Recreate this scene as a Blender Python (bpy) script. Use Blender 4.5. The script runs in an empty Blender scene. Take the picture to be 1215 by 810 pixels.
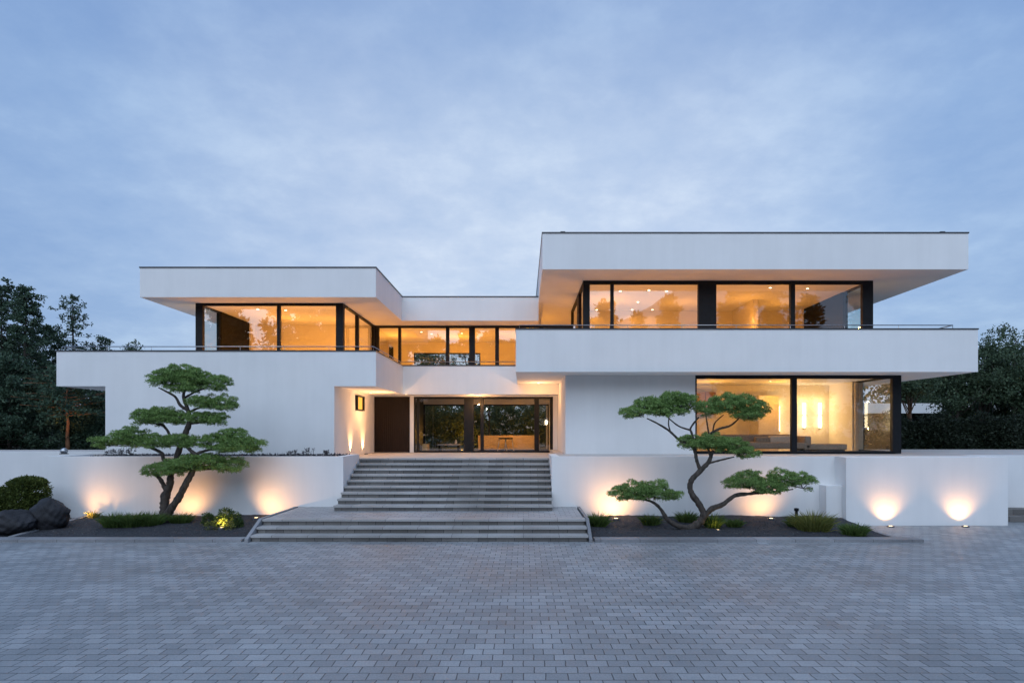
import bpy, math, random
import numpy as np
from mathutils import Vector, Matrix

random.seed(7)
rng = np.random.default_rng(11)
SC = bpy.context.scene
COL = SC.collection
R = math.radians

# ------------------------------------------------------------------ camera geometry
F, CX, CY, EYE = 740.0, 621.0, 511.0, 2.863      # survey of the place: focal length and eye point of the photograph
def X(px, d): return (px - CX) * d / F
def Z(py, d): return EYE - (py - CY) * d / F

# ------------------------------------------------------------------ node helpers
def new_mat(name):
    m = bpy.data.materials.new(name)
    m.use_nodes = True
    nt = m.node_tree
    b = nt.nodes['Principled BSDF']
    return m, nt, b

def N(nt, kind, **kw):
    n = nt.nodes.new(kind)
    for k, v in kw.items():
        if k.startswith('i_'):
            n.inputs[k[2:].replace('_', ' ')].default_value = v
        else:
            setattr(n, k, v)
    return n

def L(nt, a, b): nt.links.new(a, b)

def ramp(nt, fac, stops):
    r = N(nt, 'ShaderNodeValToRGB')
    e = r.color_ramp.elements
    while len(e) < len(stops): e.new(0.5)
    for k, (p, c) in enumerate(stops):
        e[k].position = p
        e[k].color = (c[0], c[1], c[2], 1)
    L(nt, fac, r.inputs[0])
    return r.outputs[0]

def noise(nt, vec, scale, detail=4, rough=0.55):
    n = N(nt, 'ShaderNodeTexNoise')
    n.inputs['Scale'].default_value = scale
    n.inputs['Detail'].default_value = detail
    n.inputs['Roughness'].default_value = rough
    if vec is not None: L(nt, vec, n.inputs['Vector'])
    return n.outputs[0]

def objvec(nt, scale=(1, 1, 1)):
    t = N(nt, 'ShaderNodeTexCoord')
    g = N(nt, 'ShaderNodeNewGeometry')
    mp = N(nt, 'ShaderNodeMapping')
    mp.inputs['Scale'].default_value = scale
    L(nt, g.outputs['Position'], mp.inputs['Vector'])
    return mp.outputs[0]

def bump(nt, b, h, strength=0.3, dist=0.02):
    n = N(nt, 'ShaderNodeBump')
    n.inputs['Strength'].default_value = strength
    n.inputs['Distance'].default_value = dist
    L(nt, h, n.inputs['Height'])
    L(nt, n.outputs[0], b.inputs['Normal'])
    return n

def two_tone(name, c1, c2, scale=3.0, rough=0.7, bs=0.2, bscale=40, stretch=(1, 1, 1), metallic=0.0, detail=5):
    m, nt, b = new_mat(name)
    v = objvec(nt, stretch)
    f = noise(nt, v, scale, detail)
    L(nt, ramp(nt, f, [(0.32, c1), (0.68, c2)]), b.inputs['Base Color'])
    b.inputs['Roughness'].default_value = rough
    b.inputs['Metallic'].default_value = metallic
    if bs > 0: bump(nt, b, noise(nt, v, bscale, 6), bs, 0.01)
    return m

M = {}
# white render: slightly blotchy, faint vertical weathering, darker foot
def plaster(name, base, var=0.05):
    m, nt, b = new_mat(name)
    v = objvec(nt)
    v2 = objvec(nt, (1.6, 1.6, 0.12))
    f = noise(nt, v, 0.7, 5)
    s = noise(nt, v2, 1.5, 6, 0.65)
    mx = N(nt, 'ShaderNodeMix', data_type='FLOAT')
    mx.inputs[0].default_value = 0.45
    L(nt, f, mx.inputs[2]); L(nt, s, mx.inputs[3])
    lo = tuple(c * (1 - var * 1.6) for c in base); hi = tuple(min(1, c * (1 + var * 0.6)) for c in base)
    L(nt, ramp(nt, mx.outputs[0], [(0.3, lo), (0.6, base), (0.8, hi)]), b.inputs['Base Color'])
    b.inputs['Roughness'].default_value = 0.85
    b.inputs['Specular IOR Level'].default_value = 0.25
    bump(nt, b, noise(nt, v, 90, 5), 0.12, 0.01)
    return m
M['plaster'] = plaster('white render', (0.80, 0.79, 0.78))
M['inner'] = plaster('interior paint', (0.72, 0.67, 0.58), 0.03)
M['ceiling'] = plaster('ceiling paint', (0.74, 0.72, 0.68), 0.03)
M['coping'] = two_tone('dark metal coping', (0.03, 0.033, 0.04), (0.05, 0.053, 0.06), 6, 0.45, 0.03)
M['frame'] = two_tone('anthracite window frame', (0.007, 0.008, 0.010), (0.011, 0.012, 0.015), 8, 0.5, 0.02)
M['steel'] = two_tone('brushed steel', (0.42, 0.43, 0.45), (0.55, 0.56, 0.58), 9, 0.35, 0.02, metallic=0.9)
M['panel'] = two_tone('flat dark finish', (0.004, 0.004, 0.005), (0.009, 0.009, 0.010), 5, 0.55, 0.02)
M['fabric'] = two_tone('beige sofa fabric', (0.22, 0.17, 0.13), (0.30, 0.24, 0.19), 20, 0.9, 0.3, 200)
M['pillow'] = two_tone('pale cushion fabric', (0.48, 0.40, 0.33), (0.56, 0.48, 0.40), 15, 0.9, 0.3, 180)
M['oak'] = two_tone('oak veneer', (0.46, 0.30, 0.13), (0.58, 0.40, 0.19), 3, 0.5, 0.05, 60, (1, 1, 9))
M['floor'] = two_tone('limestone floor', (0.42, 0.36, 0.30), (0.52, 0.45, 0.38), 2, 0.35, 0.03)
M['soil'] = two_tone('dark gravel', (0.010, 0.011, 0.014), (0.045, 0.047, 0.055), 32, 0.9, 0.9, 45, detail=8)
M['earth'] = two_tone('planted earth', (0.02, 0.03, 0.012), (0.05, 0.06, 0.028), 1.4, 0.95, 0.6, 9)
M['boulder'] = two_tone('basalt boulder', (0.008, 0.008, 0.010), (0.028, 0.028, 0.033), 3.5, 0.75, 0.9, 12, detail=8)
M['bark'] = two_tone('dark bark', (0.030, 0.024, 0.020), (0.085, 0.068, 0.056), 14, 0.9, 0.8, 26, (1, 1, 0.4))
M['pinebark'] = two_tone('reddish pine bark', (0.16, 0.07, 0.035), (0.30, 0.14, 0.07), 9, 0.9, 0.8, 18, (1, 1, 0.4))
M['terrace'] = two_tone('terrace limestone', (0.46, 0.42, 0.39), (0.56, 0.52, 0.48), 1.2, 0.6, 0.05, 30)

M['frame'].node_tree.nodes['Principled BSDF'].inputs['Specular IOR Level'].default_value = 0.22
M['panel'].node_tree.nodes['Principled BSDF'].inputs['Specular IOR Level'].default_value = 0.12
def wood_door():
    m, nt, b = new_mat('dark stained door boards')
    v = objvec(nt, (9, 1, 0.5))
    w = N(nt, 'ShaderNodeTexWave', wave_type='BANDS', bands_direction='X')
    w.inputs['Scale'].default_value = 1.0
    L(nt, objvec(nt, (3.4, 1, 1)), w.inputs['Vector'])
    f = noise(nt, v, 3, 6)
    L(nt, ramp(nt, f, [(0.3, (0.005, 0.003, 0.0025)), (0.7, (0.014, 0.007, 0.0055))]), b.inputs['Base Color'])
    b.inputs['Roughness'].default_value = 0.6; b.inputs['Specular IOR Level'].default_value = 0.2
    bump(nt, b, w.outputs[1], 0.25, 0.02)
    return m
M['door'] = wood_door()

def stone(name, c1, c2, bw, rh, mortar, mcol, rough=0.55, axis='XY', bs=0.5, dirt=0.35):
    m, nt, b = new_mat(name)
    g = N(nt, 'ShaderNodeNewGeometry')
    sp = N(nt, 'ShaderNodeSeparateXYZ'); L(nt, g.outputs['Position'], sp.inputs[0])
    cb = N(nt, 'ShaderNodeCombineXYZ')
    L(nt, sp.outputs['XYZ'.index(axis[0])], cb.inputs[0]); L(nt, sp.outputs['XYZ'.index(axis[1])], cb.inputs[1])
    # slightly uneven joints
    wob = N(nt, 'ShaderNodeTexNoise'); wob.inputs['Scale'].default_value = 5; wob.inputs['Detail'].default_value = 2
    L(nt, g.outputs['Position'], wob.inputs['Vector'])
    vs = N(nt, 'ShaderNodeVectorMath', operation='SUBTRACT'); vs.inputs[1].default_value = (0.5, 0.5, 0.5); L(nt, wob.outputs[1], vs.inputs[0])
    vm = N(nt, 'ShaderNodeVectorMath', operation='SCALE'); vm.inputs['Scale'].default_value = 0.03; L(nt, vs.outputs[0], vm.inputs[0])
    va = N(nt, 'ShaderNodeVectorMath', operation='ADD'); L(nt, cb.outputs[0], va.inputs[0]); L(nt, vm.outputs[0], va.inputs[1])
    br = N(nt, 'ShaderNodeTexBrick')
    br.offset = 0.5; br.offset_frequency = 2; br.squash = 1.0
    br.inputs['Scale'].default_value = 1
    br.inputs['Brick Width'].default_value = bw; br.inputs['Row Height'].default_value = rh
    br.inputs['Mortar Size'].default_value = mortar; br.inputs['Mortar Smooth'].default_value = 0.3
    br.inputs['Bias'].default_value = 0.0
    br.inputs['Color1'].default_value = (*c1, 1); br.inputs['Color2'].default_value = (*c2, 1)
    br.inputs['Mortar'].default_value = (*mcol, 1)
    L(nt, va.outputs[0], br.inputs['Vector'])
    n1 = noise(nt, g.outputs['Position'], 0.45, 6, 0.6)
    n2 = noise(nt, g.outputs['Position'], 38, 5, 0.7)
    mu = N(nt, 'ShaderNodeMix', data_type='RGBA', blend_type='MULTIPLY'); mu.inputs[0].default_value = 1.0
    L(nt, br.outputs[0], mu.inputs[6])
    L(nt, ramp(nt, n1, [(0.3, (1 - dirt,) * 3), (0.7, (1.12, 1.12, 1.12))]), mu.inputs[7])
    mu2 = N(nt, 'ShaderNodeMix', data_type='RGBA', blend_type='MULTIPLY'); mu2.inputs[0].default_value = 1.0
    L(nt, mu.outputs[2], mu2.inputs[6])
    L(nt, ramp(nt, n2, [(0.3, (0.78,) * 3), (0.7, (1.15,) * 3)]), mu2.inputs[7])
    L(nt, mu2.outputs[2], b.inputs['Base Color'])
    L(nt, ramp(nt, n1, [(0.3, (rough - 0.12,) * 3), (0.7, (rough + 0.12,) * 3)]), b.inputs['Roughness'])
    inv = N(nt, 'ShaderNodeMath', operation='MULTIPLY_ADD'); inv.inputs[1].default_value = -1; inv.inputs[2].default_value = 1
    L(nt, br.outputs[1], inv.inputs[0])
    ad = N(nt, 'ShaderNodeMath', operation='MULTIPLY_ADD'); ad.inputs[1].default_value = 0.35
    L(nt, n2, ad.inputs[0]); L(nt, inv.outputs[0], ad.inputs[2])
    bump(nt, b, ad.outputs[0], bs, 0.012)
    return m
M['paving'] = stone('concrete block paving', (0.255, 0.268, 0.276), (0.36, 0.372, 0.38), 0.26, 0.205, 0.0075, (0.085, 0.088, 0.092), 0.56, 'XY', 0.55, 0.30)
M['landing'] = stone('landing setts', (0.34, 0.34, 0.345), (0.44, 0.44, 0.445), 0.30, 0.20, 0.007, (0.10, 0.10, 0.105), 0.6, 'XY', 0.4)
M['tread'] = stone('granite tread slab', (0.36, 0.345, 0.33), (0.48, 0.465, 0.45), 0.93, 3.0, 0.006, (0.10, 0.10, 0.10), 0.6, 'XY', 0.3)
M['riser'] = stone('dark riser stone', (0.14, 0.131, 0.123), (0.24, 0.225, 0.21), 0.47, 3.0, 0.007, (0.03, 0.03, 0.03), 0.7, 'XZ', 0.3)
M['kerb'] = stone('granite kerb', (0.23, 0.23, 0.24), (0.31, 0.31, 0.32), 1.0, 5.0, 0.006, (0.08, 0.08, 0.08), 0.65, 'XY', 0.3)

def leaf_mat(name, dark, mid, light, trans=0.15, rough=0.6):
    m, nt, b = new_mat(name)
    g = N(nt, 'ShaderNodeNewGeometry')
    f = noise(nt, g.outputs['Position'], 2.2, 3)
    mx = N(nt, 'ShaderNodeMix', data_type='FLOAT'); mx.inputs[0].default_value = 0.55
    L(nt, f, mx.inputs[2]); L(nt, g.outputs['Random Per Island'], mx.inputs[3])
    L(nt, ramp(nt, mx.outputs[0], [(0.2, dark), (0.5, mid), (0.85, light)]), b.inputs['Base Color'])
    b.inputs['Roughness'].default_value = rough
    b.inputs['Specular IOR Level'].default_value = 0.25
    if trans:
        t = N(nt, 'ShaderNodeBsdfTranslucent'); t.inputs[0].default_value = (*light, 1)
        ms = N(nt, 'ShaderNodeMixShader'); ms.inputs[0].default_value = trans
        L(nt, b.outputs[0], ms.inputs[1]); L(nt, t.outputs[0], ms.inputs[2])
        L(nt, ms.outputs[0], nt.nodes['Material Output'].inputs[0])
    return m
M['bonsai'] = leaf_mat('bonsai needles', (0.042, 0.082, 0.018), (0.165, 0.275, 0.070), (0.32, 0.46, 0.16))
M['conifer'] = leaf_mat('dark conifer foliage', (0.018, 0.040, 0.024), (0.046, 0.084, 0.050), (0.095, 0.140, 0.085))
M['broad'] = leaf_mat('dark broad leaves', (0.020, 0.040, 0.020), (0.052, 0.084, 0.044), (0.11, 0.150, 0.082))
M['hedge'] = leaf_mat('dark hedge leaves', (0.008, 0.014, 0.008), (0.018, 0.028, 0.016), (0.036, 0.050, 0.030))
M['garden'] = leaf_mat('garden shrub leaves', (0.03, 0.05, 0.018), (0.08, 0.11, 0.04), (0.16, 0.18, 0.08))
M['grass'] = leaf_mat('fresh grass blades', (0.035, 0.075, 0.018), (0.075, 0.13, 0.03), (0.14, 0.20, 0.055), 0.25)
M['yellowgrass'] = leaf_mat('yellow green blades', (0.07, 0.09, 0.02), (0.15, 0.17, 0.04), (0.26, 0.26, 0.08), 0.25)
M['topiary'] = leaf_mat('clipped topiary leaves', (0.024, 0.042, 0.010), (0.070, 0.098, 0.020), (0.15, 0.175, 0.040))
M['shrub'] = leaf_mat('round shrub leaves', (0.020, 0.045, 0.014), (0.045, 0.085, 0.024), (0.10, 0.14, 0.04))
M['purple'] = leaf_mat('heather leaves', (0.018, 0.020, 0.020), (0.04, 0.04, 0.045), (0.085, 0.075, 0.10))

def glass_mat(name, base=0.13, tint=(0.97, 0.98, 0.97)):
    m, nt, b = new_mat(name)
    nt.nodes.remove(b)
    t = N(nt, 'ShaderNodeBsdfTransparent'); t.inputs[0].default_value = (*tint, 1)
    gl = N(nt, 'ShaderNodeBsdfGlossy'); gl.inputs['Roughness'].default_value = 0.0; gl.inputs[0].default_value = (0.95, 0.97, 1, 1)
    lw = N(nt, 'ShaderNodeLayerWeight'); lw.inputs[0].default_value = 0.5
    pw = N(nt, 'ShaderNodeMath', operation='POWER'); pw.inputs[1].default_value = 4.0; L(nt, lw.outputs['Facing'], pw.inputs[0])
    ma = N(nt, 'ShaderNodeMath', operation='MULTIPLY_ADD'); ma.inputs[1].default_value = 0.75; ma.inputs[2].default_value = base
    L(nt, pw.outputs[0], ma.inputs[0])
    # panes are never perfectly flat
    g = N(nt, 'ShaderNodeNewGeometry')
    bp = N(nt, 'ShaderNodeBump'); bp.inputs['Strength'].default_value = 0.03; bp.inputs['Distance'].default_value = 0.05
    L(nt, noise(nt, g.outputs['Position'], 0.9, 2), bp.inputs['Height']); L(nt, bp.outputs[0], gl.inputs['Normal'])
    ms = N(nt, 'ShaderNodeMixShader')
    L(nt, ma.outputs[0], ms.inputs[0]); L(nt, t.outputs[0], ms.inputs[1]); L(nt, gl.outputs[0], ms.inputs[2])
    L(nt, ms.outputs[0], nt.nodes['Material Output'].inputs[0])
    return m
M['glass'] = glass_mat('window glass', 0.135)
M['glass_clear'] = glass_mat('clear window glass', 0.11)
M['glass_tinted'] = glass_mat('tinted side glass', 0.12, (0.62, 0.86, 0.90))

def emit(name, col, s):
    m, nt, b = new_mat(name)
    nt.nodes.remove(b)
    e = N(nt, 'ShaderNodeEmission'); e.inputs[0].default_value = (*col, 1); e.inputs[1].default_value = s
    L(nt, e.outputs[0], nt.nodes['Material Output'].inputs[0])
    return m
M['lens'] = emit('lit lamp lens', (1.0, 0.72, 0.38), 9)
M['tube'] = emit('lit wall lamp tube', (1.0, 0.78, 0.45), 7)
M['spotlens'] = emit('lit downlight', (1.0, 0.74, 0.40), 12)

# ------------------------------------------------------------------ mesh helpers
def root_loc(o):
    v = Vector((0, 0, 0))
    while o is not None:
        v += o.location
        o = o.parent
    return v

class MB:
    def __init__(s): s.v, s.f, s.mi, s.smooth = [], [], [], []
    def add(s, verts, faces, mi=0, smooth=False):
        o = len(s.v); s.v += [tuple(p) for p in verts]
        for f in faces: s.f.append(tuple(i + o for i in f)); s.mi.append(mi); s.smooth.append(smooth)
        return s
    def box(s, x0, x1, y0, y1, z0, z1, mi=0):
        v = [(x0, y0, z0), (x1, y0, z0), (x1, y1, z0), (x0, y1, z0), (x0, y0, z1), (x1, y0, z1), (x1, y1, z1), (x0, y1, z1)]
        f = [(0, 3, 2, 1), (4, 5, 6, 7), (0, 1, 5, 4), (1, 2, 6, 5), (2, 3, 7, 6), (3, 0, 4, 7)]
        return s.add(v, f, mi)
    def rbox(s, x0, x1, y0, y1, z0, z1, b=0.05, mi=0):
        # box with rounded edges for cushions and furniture
        import bmesh
        bm = bmesh.new(); bmesh.ops.create_cube(bm, size=1)
        for v in bm.verts: v.co = Vector((x0 + (v.co.x + .5) * (x1 - x0), y0 + (v.co.y + .5) * (y1 - y0), z0 + (v.co.z + .5) * (z1 - z0)))
        bmesh.ops.bevel(bm, geom=bm.edges[:], offset=b, segments=3, affect='EDGES', profile=0.6)
        bm.verts.index_update()
        s.add([v.co[:] for v in bm.verts], [[v.index for v in f.verts] for f in bm.faces], mi, True); bm.free()
        return s
    def prism(s, poly, y0, y1, mi=0):
        # polygon in XZ extruded along y
        n = len(poly)
        v = [(x, y0, z) for x, z in poly] + [(x, y1, z) for x, z in poly]
        f = [tuple(range(n)), tuple(range(2 * n - 1, n - 1, -1))] + [(i, i + n, (i + 1) % n + n, (i + 1) % n) for i in range(n)]
        return s.add(v, f, mi)
    def quad(s, a, b, c, d, mi=0): return s.add([a, b, c, d], [(0, 1, 2, 3)], mi)
    def disc(s, c, r, n=20, up=1, mi=0):
        v = [(c[0] + r * math.cos(2 * math.pi * k / n), c[1] + r * math.sin(2 * math.pi * k / n), c[2]) for k in range(n)]
        f = tuple(range(n)) if up > 0 else tuple(range(n - 1, -1, -1))
        return s.add(v, [f], mi)
    def lathe(s, c, prof, n=20, mi=0, smooth=True):
        v = []
        for r, z in prof:
            for k in range(n):
                a = 2 * math.pi * k / n
                v.append((c[0] + r * math.cos(a), c[1] + r * math.sin(a), c[2] + z))
        f = []
        for i in range(len(prof) - 1):
            for k in range(n):
                f.append((i * n + k, i * n + (k + 1) % n, (i + 1) * n + (k + 1) % n, (i + 1) * n + k))
        return s.add(v, f, mi, smooth)
    def tube(s, pts, rad, n=8, mi=0, wob=0.0, cap=True):
        pts = [Vector(p) for p in pts]
        if not hasattr(rad, '__len__'): rad = [rad] * len(pts)
        rings, t0 = [], None
        ref = Vector((0, 0, 1))
        u = None
        for i, p in enumerate(pts):
            t = (pts[min(i + 1, len(pts) - 1)] - pts[max(i - 1, 0)]).normalized()
            if u is None:
                u = t.cross(Vector((0, 1, 0.3)))
                if u.length < 1e-3: u = t.cross(Vector((1, 0, 0)))
                u.normalize()
            else:
                u = (u - t * u.dot(t)).normalized()
            w = t.cross(u)
            rings.append([p + (u * math.cos(2 * math.pi * k / n) + w * math.sin(2 * math.pi * k / n)) * rad[i] * (1 + random.uniform(-wob, wob)) for k in range(n)])
        v = [q[:] for r in rings for q in r]
        f = []
        for i in range(len(rings) - 1):
            for k in range(n):
                f.append((i * n + k, i * n + (k + 1) % n, (i + 1) * n + (k + 1) % n, (i + 1) * n + k))
        if cap:
            f.append(tuple(range(n - 1, -1, -1))); f.append(tuple((len(rings) - 1) * n + k for k in range(n)))
        return s.add(v, f, mi, True)
    def build(s, name, mats, parent=None):
        me = bpy.data.meshes.new(name)
        off = root_loc(parent) if parent else Vector((0, 0, 0))
        me.from_pydata([(a - off.x, b - off.y, c - off.z) for a, b, c in s.v], [], s.f)
        if not isinstance(mats, (list, tuple)): mats = [mats]
        for m in mats: me.materials.append(m)
        me.polygons.foreach_set('material_index', s.mi)
        me.polygons.foreach_set('use_smooth', s.smooth)
        me.update()
        o = bpy.data.objects.new(name, me); COL.objects.link(o)
        if parent: o.parent = parent
        return o

def np_mesh(name, verts, faces, mat, parent=None, smooth=False):
    me = bpy.data.meshes.new(name)
    verts = np.asarray(verts, dtype=np.float32); faces = np.asarray(faces, dtype=np.int32)
    if parent: verts = verts - np.array(root_loc(parent), dtype=np.float32)
    k = faces.shape[1]
    me.vertices.add(len(verts)); me.vertices.foreach_set('co', verts.ravel())
    me.loops.add(faces.size); me.loops.foreach_set('vertex_index', faces.ravel())
    me.polygons.add(len(faces))
    me.polygons.foreach_set('loop_start', np.arange(0, faces.size, k, dtype=np.int32))
    me.polygons.foreach_set('loop_total', np.full(len(faces), k, dtype=np.int32))
    me.update(calc_edges=True); me.validate()
    me.materials.append(mat)
    o = bpy.data.objects.new(name, me); COL.objects.link(o)
    if parent: o.parent = parent
    return o

def thing(name, label, cat, loc=(0, 0, 0), group=None):
    o = bpy.data.objects.new(name, None); COL.objects.link(o)
    o.location = loc; o.empty_display_size = 0.2
    return tag(o, label, cat, group)
def tag(o, label, cat, group=None):
    o['label'] = label; o['category'] = cat
    if group: o['group'] = group
    return o
def struct(o): o['kind'] = 'structure'; return o

def unit(v): return v / (np.linalg.norm(v, axis=1, keepdims=True) + 1e-9)
def rand_dirs(n): return unit(rng.normal(size=(n, 3)))

def blades(P, D, Ln, W, nrm=None):
    """thin leaf blades: rhombus from P along D"""
    n = len(P)
    side = unit(np.cross(D, rand_dirs(n) if nrm is None else nrm))
    Ln = np.broadcast_to(Ln, (n,))[:, None]; W = np.broadcast_to(W, (n,))[:, None]
    a = P; b = P + D * Ln * 0.45 + side * W * 0.5; c = P + D * Ln; d = P + D * Ln * 0.45 - side * W * 0.5
    V = np.stack([a, b, c, d], 1).reshape(-1, 3)
    Fc = np.arange(4 * n).reshape(n, 4)
    return V, Fc

def join_np(parts):
    V, Fs, o = [], [], 0
    for v, f in parts:
        V.append(v); Fs.append(f + o); o += len(v)
    return np.concatenate(V), np.concatenate(Fs)

def smooth_path(pts, rad, sub=5):
    P = [Vector(p) for p in pts]; out, rr = [], []
    for i in range(len(P) - 1):
        p0, p1, p2, p3 = P[max(i - 1, 0)], P[i], P[i + 1], P[min(i + 2, len(P) - 1)]
        for k in range(sub):
            t = k / sub
            out.append(0.5 * ((2 * p1) + (p2 - p0) * t + (2 * p0 - 5 * p1 + 4 * p2 - p3) * t * t + (3 * p1 - p0 - 3 * p2 + p3) * t ** 3))
            rr.append(rad[i] * (1 - t) + rad[i + 1] * t)
    out.append(P[-1]); rr.append(rad[-1])
    return out, rr

# ================================================================== SETTING
struct(MB().quad((-300, -300, -0.03), (300, -300, -0.03), (300, 23.6, -0.03), (-300, 23.6, -0.03)).build('ground', M['earth']))
struct(MB().quad((-300, 23.55, 1.86), (300, 23.55, 1.86), (300, 400, 1.86), (-300, 400, 1.86)).build('garden_ground', M['earth']))
struct(MB().quad((-60, -16, 0.0), (60, -16, 0.0), (60, 22.0, 0.0), (-60, 22.0, 0.0)).build('driveway', M['paving']))

T = 1.92
SXL, SXR = -5.66, 0.89          # upper stair sides
WY = 19.6                       # retaining wall plane
WT = 2.06                       # wall top
# terrace
b = MB().box(-6.53, 0.888, 21.52, 27.2, 0.4, T)
b.box(0.888, 1.486, 22.0, 27.2, 0.4, T - 0.002)
struct(b.build('terrace', M['terrace']))
struct(MB().box(SXR + 0.26, 14.8, WY + 0.26, 27.6, 1.7, WT - 0.012).box(14.8, 34, 20.86, 27.6, 1.7, WT - 0.012).build('side_terrace', M['terrace']))
struct(MB().box(-40, -15.1, 23.62, 27.0, 1.75, WT - 0.012).box(-15.1, -14.42, 21.52, 27.0, 1.75, WT - 0.012).build('path', M['terrace']))

# landing + planting beds
LXL, LXR = -7.02, 1.64
struct(MB().box(LXL, LXR, 17.2, WY - 0.003, 0.0, 0.48).build('landing', M['landing']))
def bed(name, x0, x1, y0, y1, z0, z1, nx=60, ny=30):
    v, f = [], []
    for j in range(ny + 1):
        for i in range(nx + 1):
            x = x0 + (x1 - x0) * i / nx; t = j / ny; y = y0 + (y1 - y0) * t
            z = z0 + (z1 - z0) * t + 0.02 * math.sin(x * 2.1 + 1.3 * y) + random.uniform(-.012, .012)
            v.append((x, y, z))
    for j in range(ny):
        for i in range(nx):
            a = j * (nx + 1) + i
            f.append((a, a + 1, a + nx + 2, a + nx + 1))
    m = MB().add(v, f, 0, True)
    return struct(m.build(name, M['soil']))
bed('planting_bed', -13.42, -7.20, 16.45, WY + 0.02, 0.05, 0.22)
bed('planting_bed', 1.84, 9.76, 16.45, WY + 0.02, 0.05, 0.20)
bed('planting_bed', -24.0, -13.60, 16.45, 23.6, 0.04, 0.16)
# loose gravel stones scattered over the beds (uncountable)
def gravel(x0, x1, y0, y1, z0, z1, n):
    import bmesh
    base = np.array([(0, 0, .6), (1, 0, 0), (.2, .9, 0), (-.8, .5, 0), (-.7, -.6, 0), (.3, -.9, 0)])
    fc = np.array([(0, 1, 2), (0, 2, 3), (0, 3, 4), (0, 4, 5), (0, 5, 1)])
    P = np.stack([rng.uniform(x0, x1, n), rng.uniform(y0, y1, n), np.zeros(n)], 1)
    t = (P[:, 1] - 16.45) / (WY - 16.45)
    P[:, 2] = z0 + (z1 - z0) * np.clip(t, 0, 1) + 0.02 * np.sin(P[:, 0] * 2.1 + 1.3 * P[:, 1]) - 0.006
    s = rng.uniform(0.012, 0.034, n)[:, None, None]
    a = rng.uniform(0, 6.28, n); ca, sa = np.cos(a), np.sin(a)
    B = np.stack([base[None, :, 0] * ca[:, None] - base[None, :, 1] * sa[:, None], base[None, :, 0] * sa[:, None] + base[None, :, 1] * ca[:, None], np.broadcast_to(base[None, :, 2], (n, 6))], 2)
    V = (P[:, None, :] + B * s).reshape(-1, 3)
    Fc = (fc[None] + 6 * np.arange(n)[:, None, None]).reshape(-1, 3)
    return V, Fc
gv = join_np([gravel(-13.4, -7.25, 16.5, 19.5, 0.05, 0.22, 9000), gravel(1.9, 9.7, 16.5, 19.5, 0.05, 0.20, 11000), gravel(-19, -13.65, 16.5, 20, 0.04, 0.12, 5000)])
def gravel_mat():
    m, nt, b = new_mat('gravel stones')
    g = N(nt, 'ShaderNodeNewGeometry')
    L(nt, ramp(nt, g.outputs['Random Per Island'], [(0, (0.012, 0.013, 0.016)), (0.8, (0.04, 0.042, 0.048)), (1, (0.085, 0.085, 0.09))]), b.inputs['Base Color'])
    b.inputs['Roughness'].default_value = 0.8
    return m
g = np_mesh('gravel', gv[0], gv[1], gravel_mat()); g['kind'] = 'stuff'; tag(g, 'dark gravel mulch covering the planting beds', 'gravel')

def kerb(pts):
    """kerb strip from plan boxes"""
    m = MB()
    for q in pts: m.box(*q)
    return struct(m.build('kerb', M['kerb']))
kerb([(-30, -7.26, 16.04, 16.44, 0.0, 0.072)])
kerb([(1.84, 10.3, 16.04, 16.44, 0.0, 0.072)])
v = [(x, y, z) for x in (-13.60, -13.44) for y, z in ((16.46, 0.0), (16.46, 0.085), (19.58, 0.26), (19.58, 0.0))]
struct(MB().add(v, [(0, 1, 2, 3), (7, 6, 5, 4), (0, 4, 5, 1), (1, 5, 6, 2), (2, 6, 7, 3), (3, 7, 4, 0)]).build('kerb', M['kerb']))
kerb([(9.775, 9.90, 16.46, 18.88, 0.0, 0.06)])
# sloping cheek kerbs beside the lower steps
def cheek(x0, x1):
    poly = [(15.98, 0.0), (15.98, 0.09), (16.86, 0.50), (19.55, 0.50), (19.55, 0.0)]
    v = [(x0, y, z) for y, z in poly] + [(x1, y, z) for y, z in poly]
    n = 5
    f = [tuple(range(n)), tuple(range(2 * n - 1, n - 1, -1))] + [(i, i + n, (i + 1) % n + n, (i + 1) % n) for i in range(n)]
    return struct(MB().add(v, f).build('kerb', M['kerb']))
cheek(-7.15, -7.06); cheek(1.69, 1.77)

# stairs
def flight(label, x0, x1, y_first, tread, z0, n, rise, back):
    t = thing('stair_flight', label, 'stairs', ((x0 + x1) / 2, y_first, z0))
    for k in range(n):
        y = y_first + k * tread; zt = z0 + (k + 1) * rise
        yb = back if k == n - 1 else y + tread + 0.10
        m = MB()
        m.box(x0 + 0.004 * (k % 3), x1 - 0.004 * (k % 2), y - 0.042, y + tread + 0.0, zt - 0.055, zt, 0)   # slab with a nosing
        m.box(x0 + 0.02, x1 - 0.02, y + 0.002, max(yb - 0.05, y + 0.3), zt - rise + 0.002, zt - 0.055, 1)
        m.build('step', [M['tread'], M['riser']], t)
    return t
flight('wide grey stone flight of three low steps rising from the driveway', -7.05, 1.68, 16.15, 0.355, 0.0, 3, 0.16, 17.2)
flight('long grey stone flight of nine steps between white walls up to entrance', SXL + 0.01, SXR - 0.01, 18.57, 0.367, 0.48, 9, 0.16, 21.56)

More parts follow.
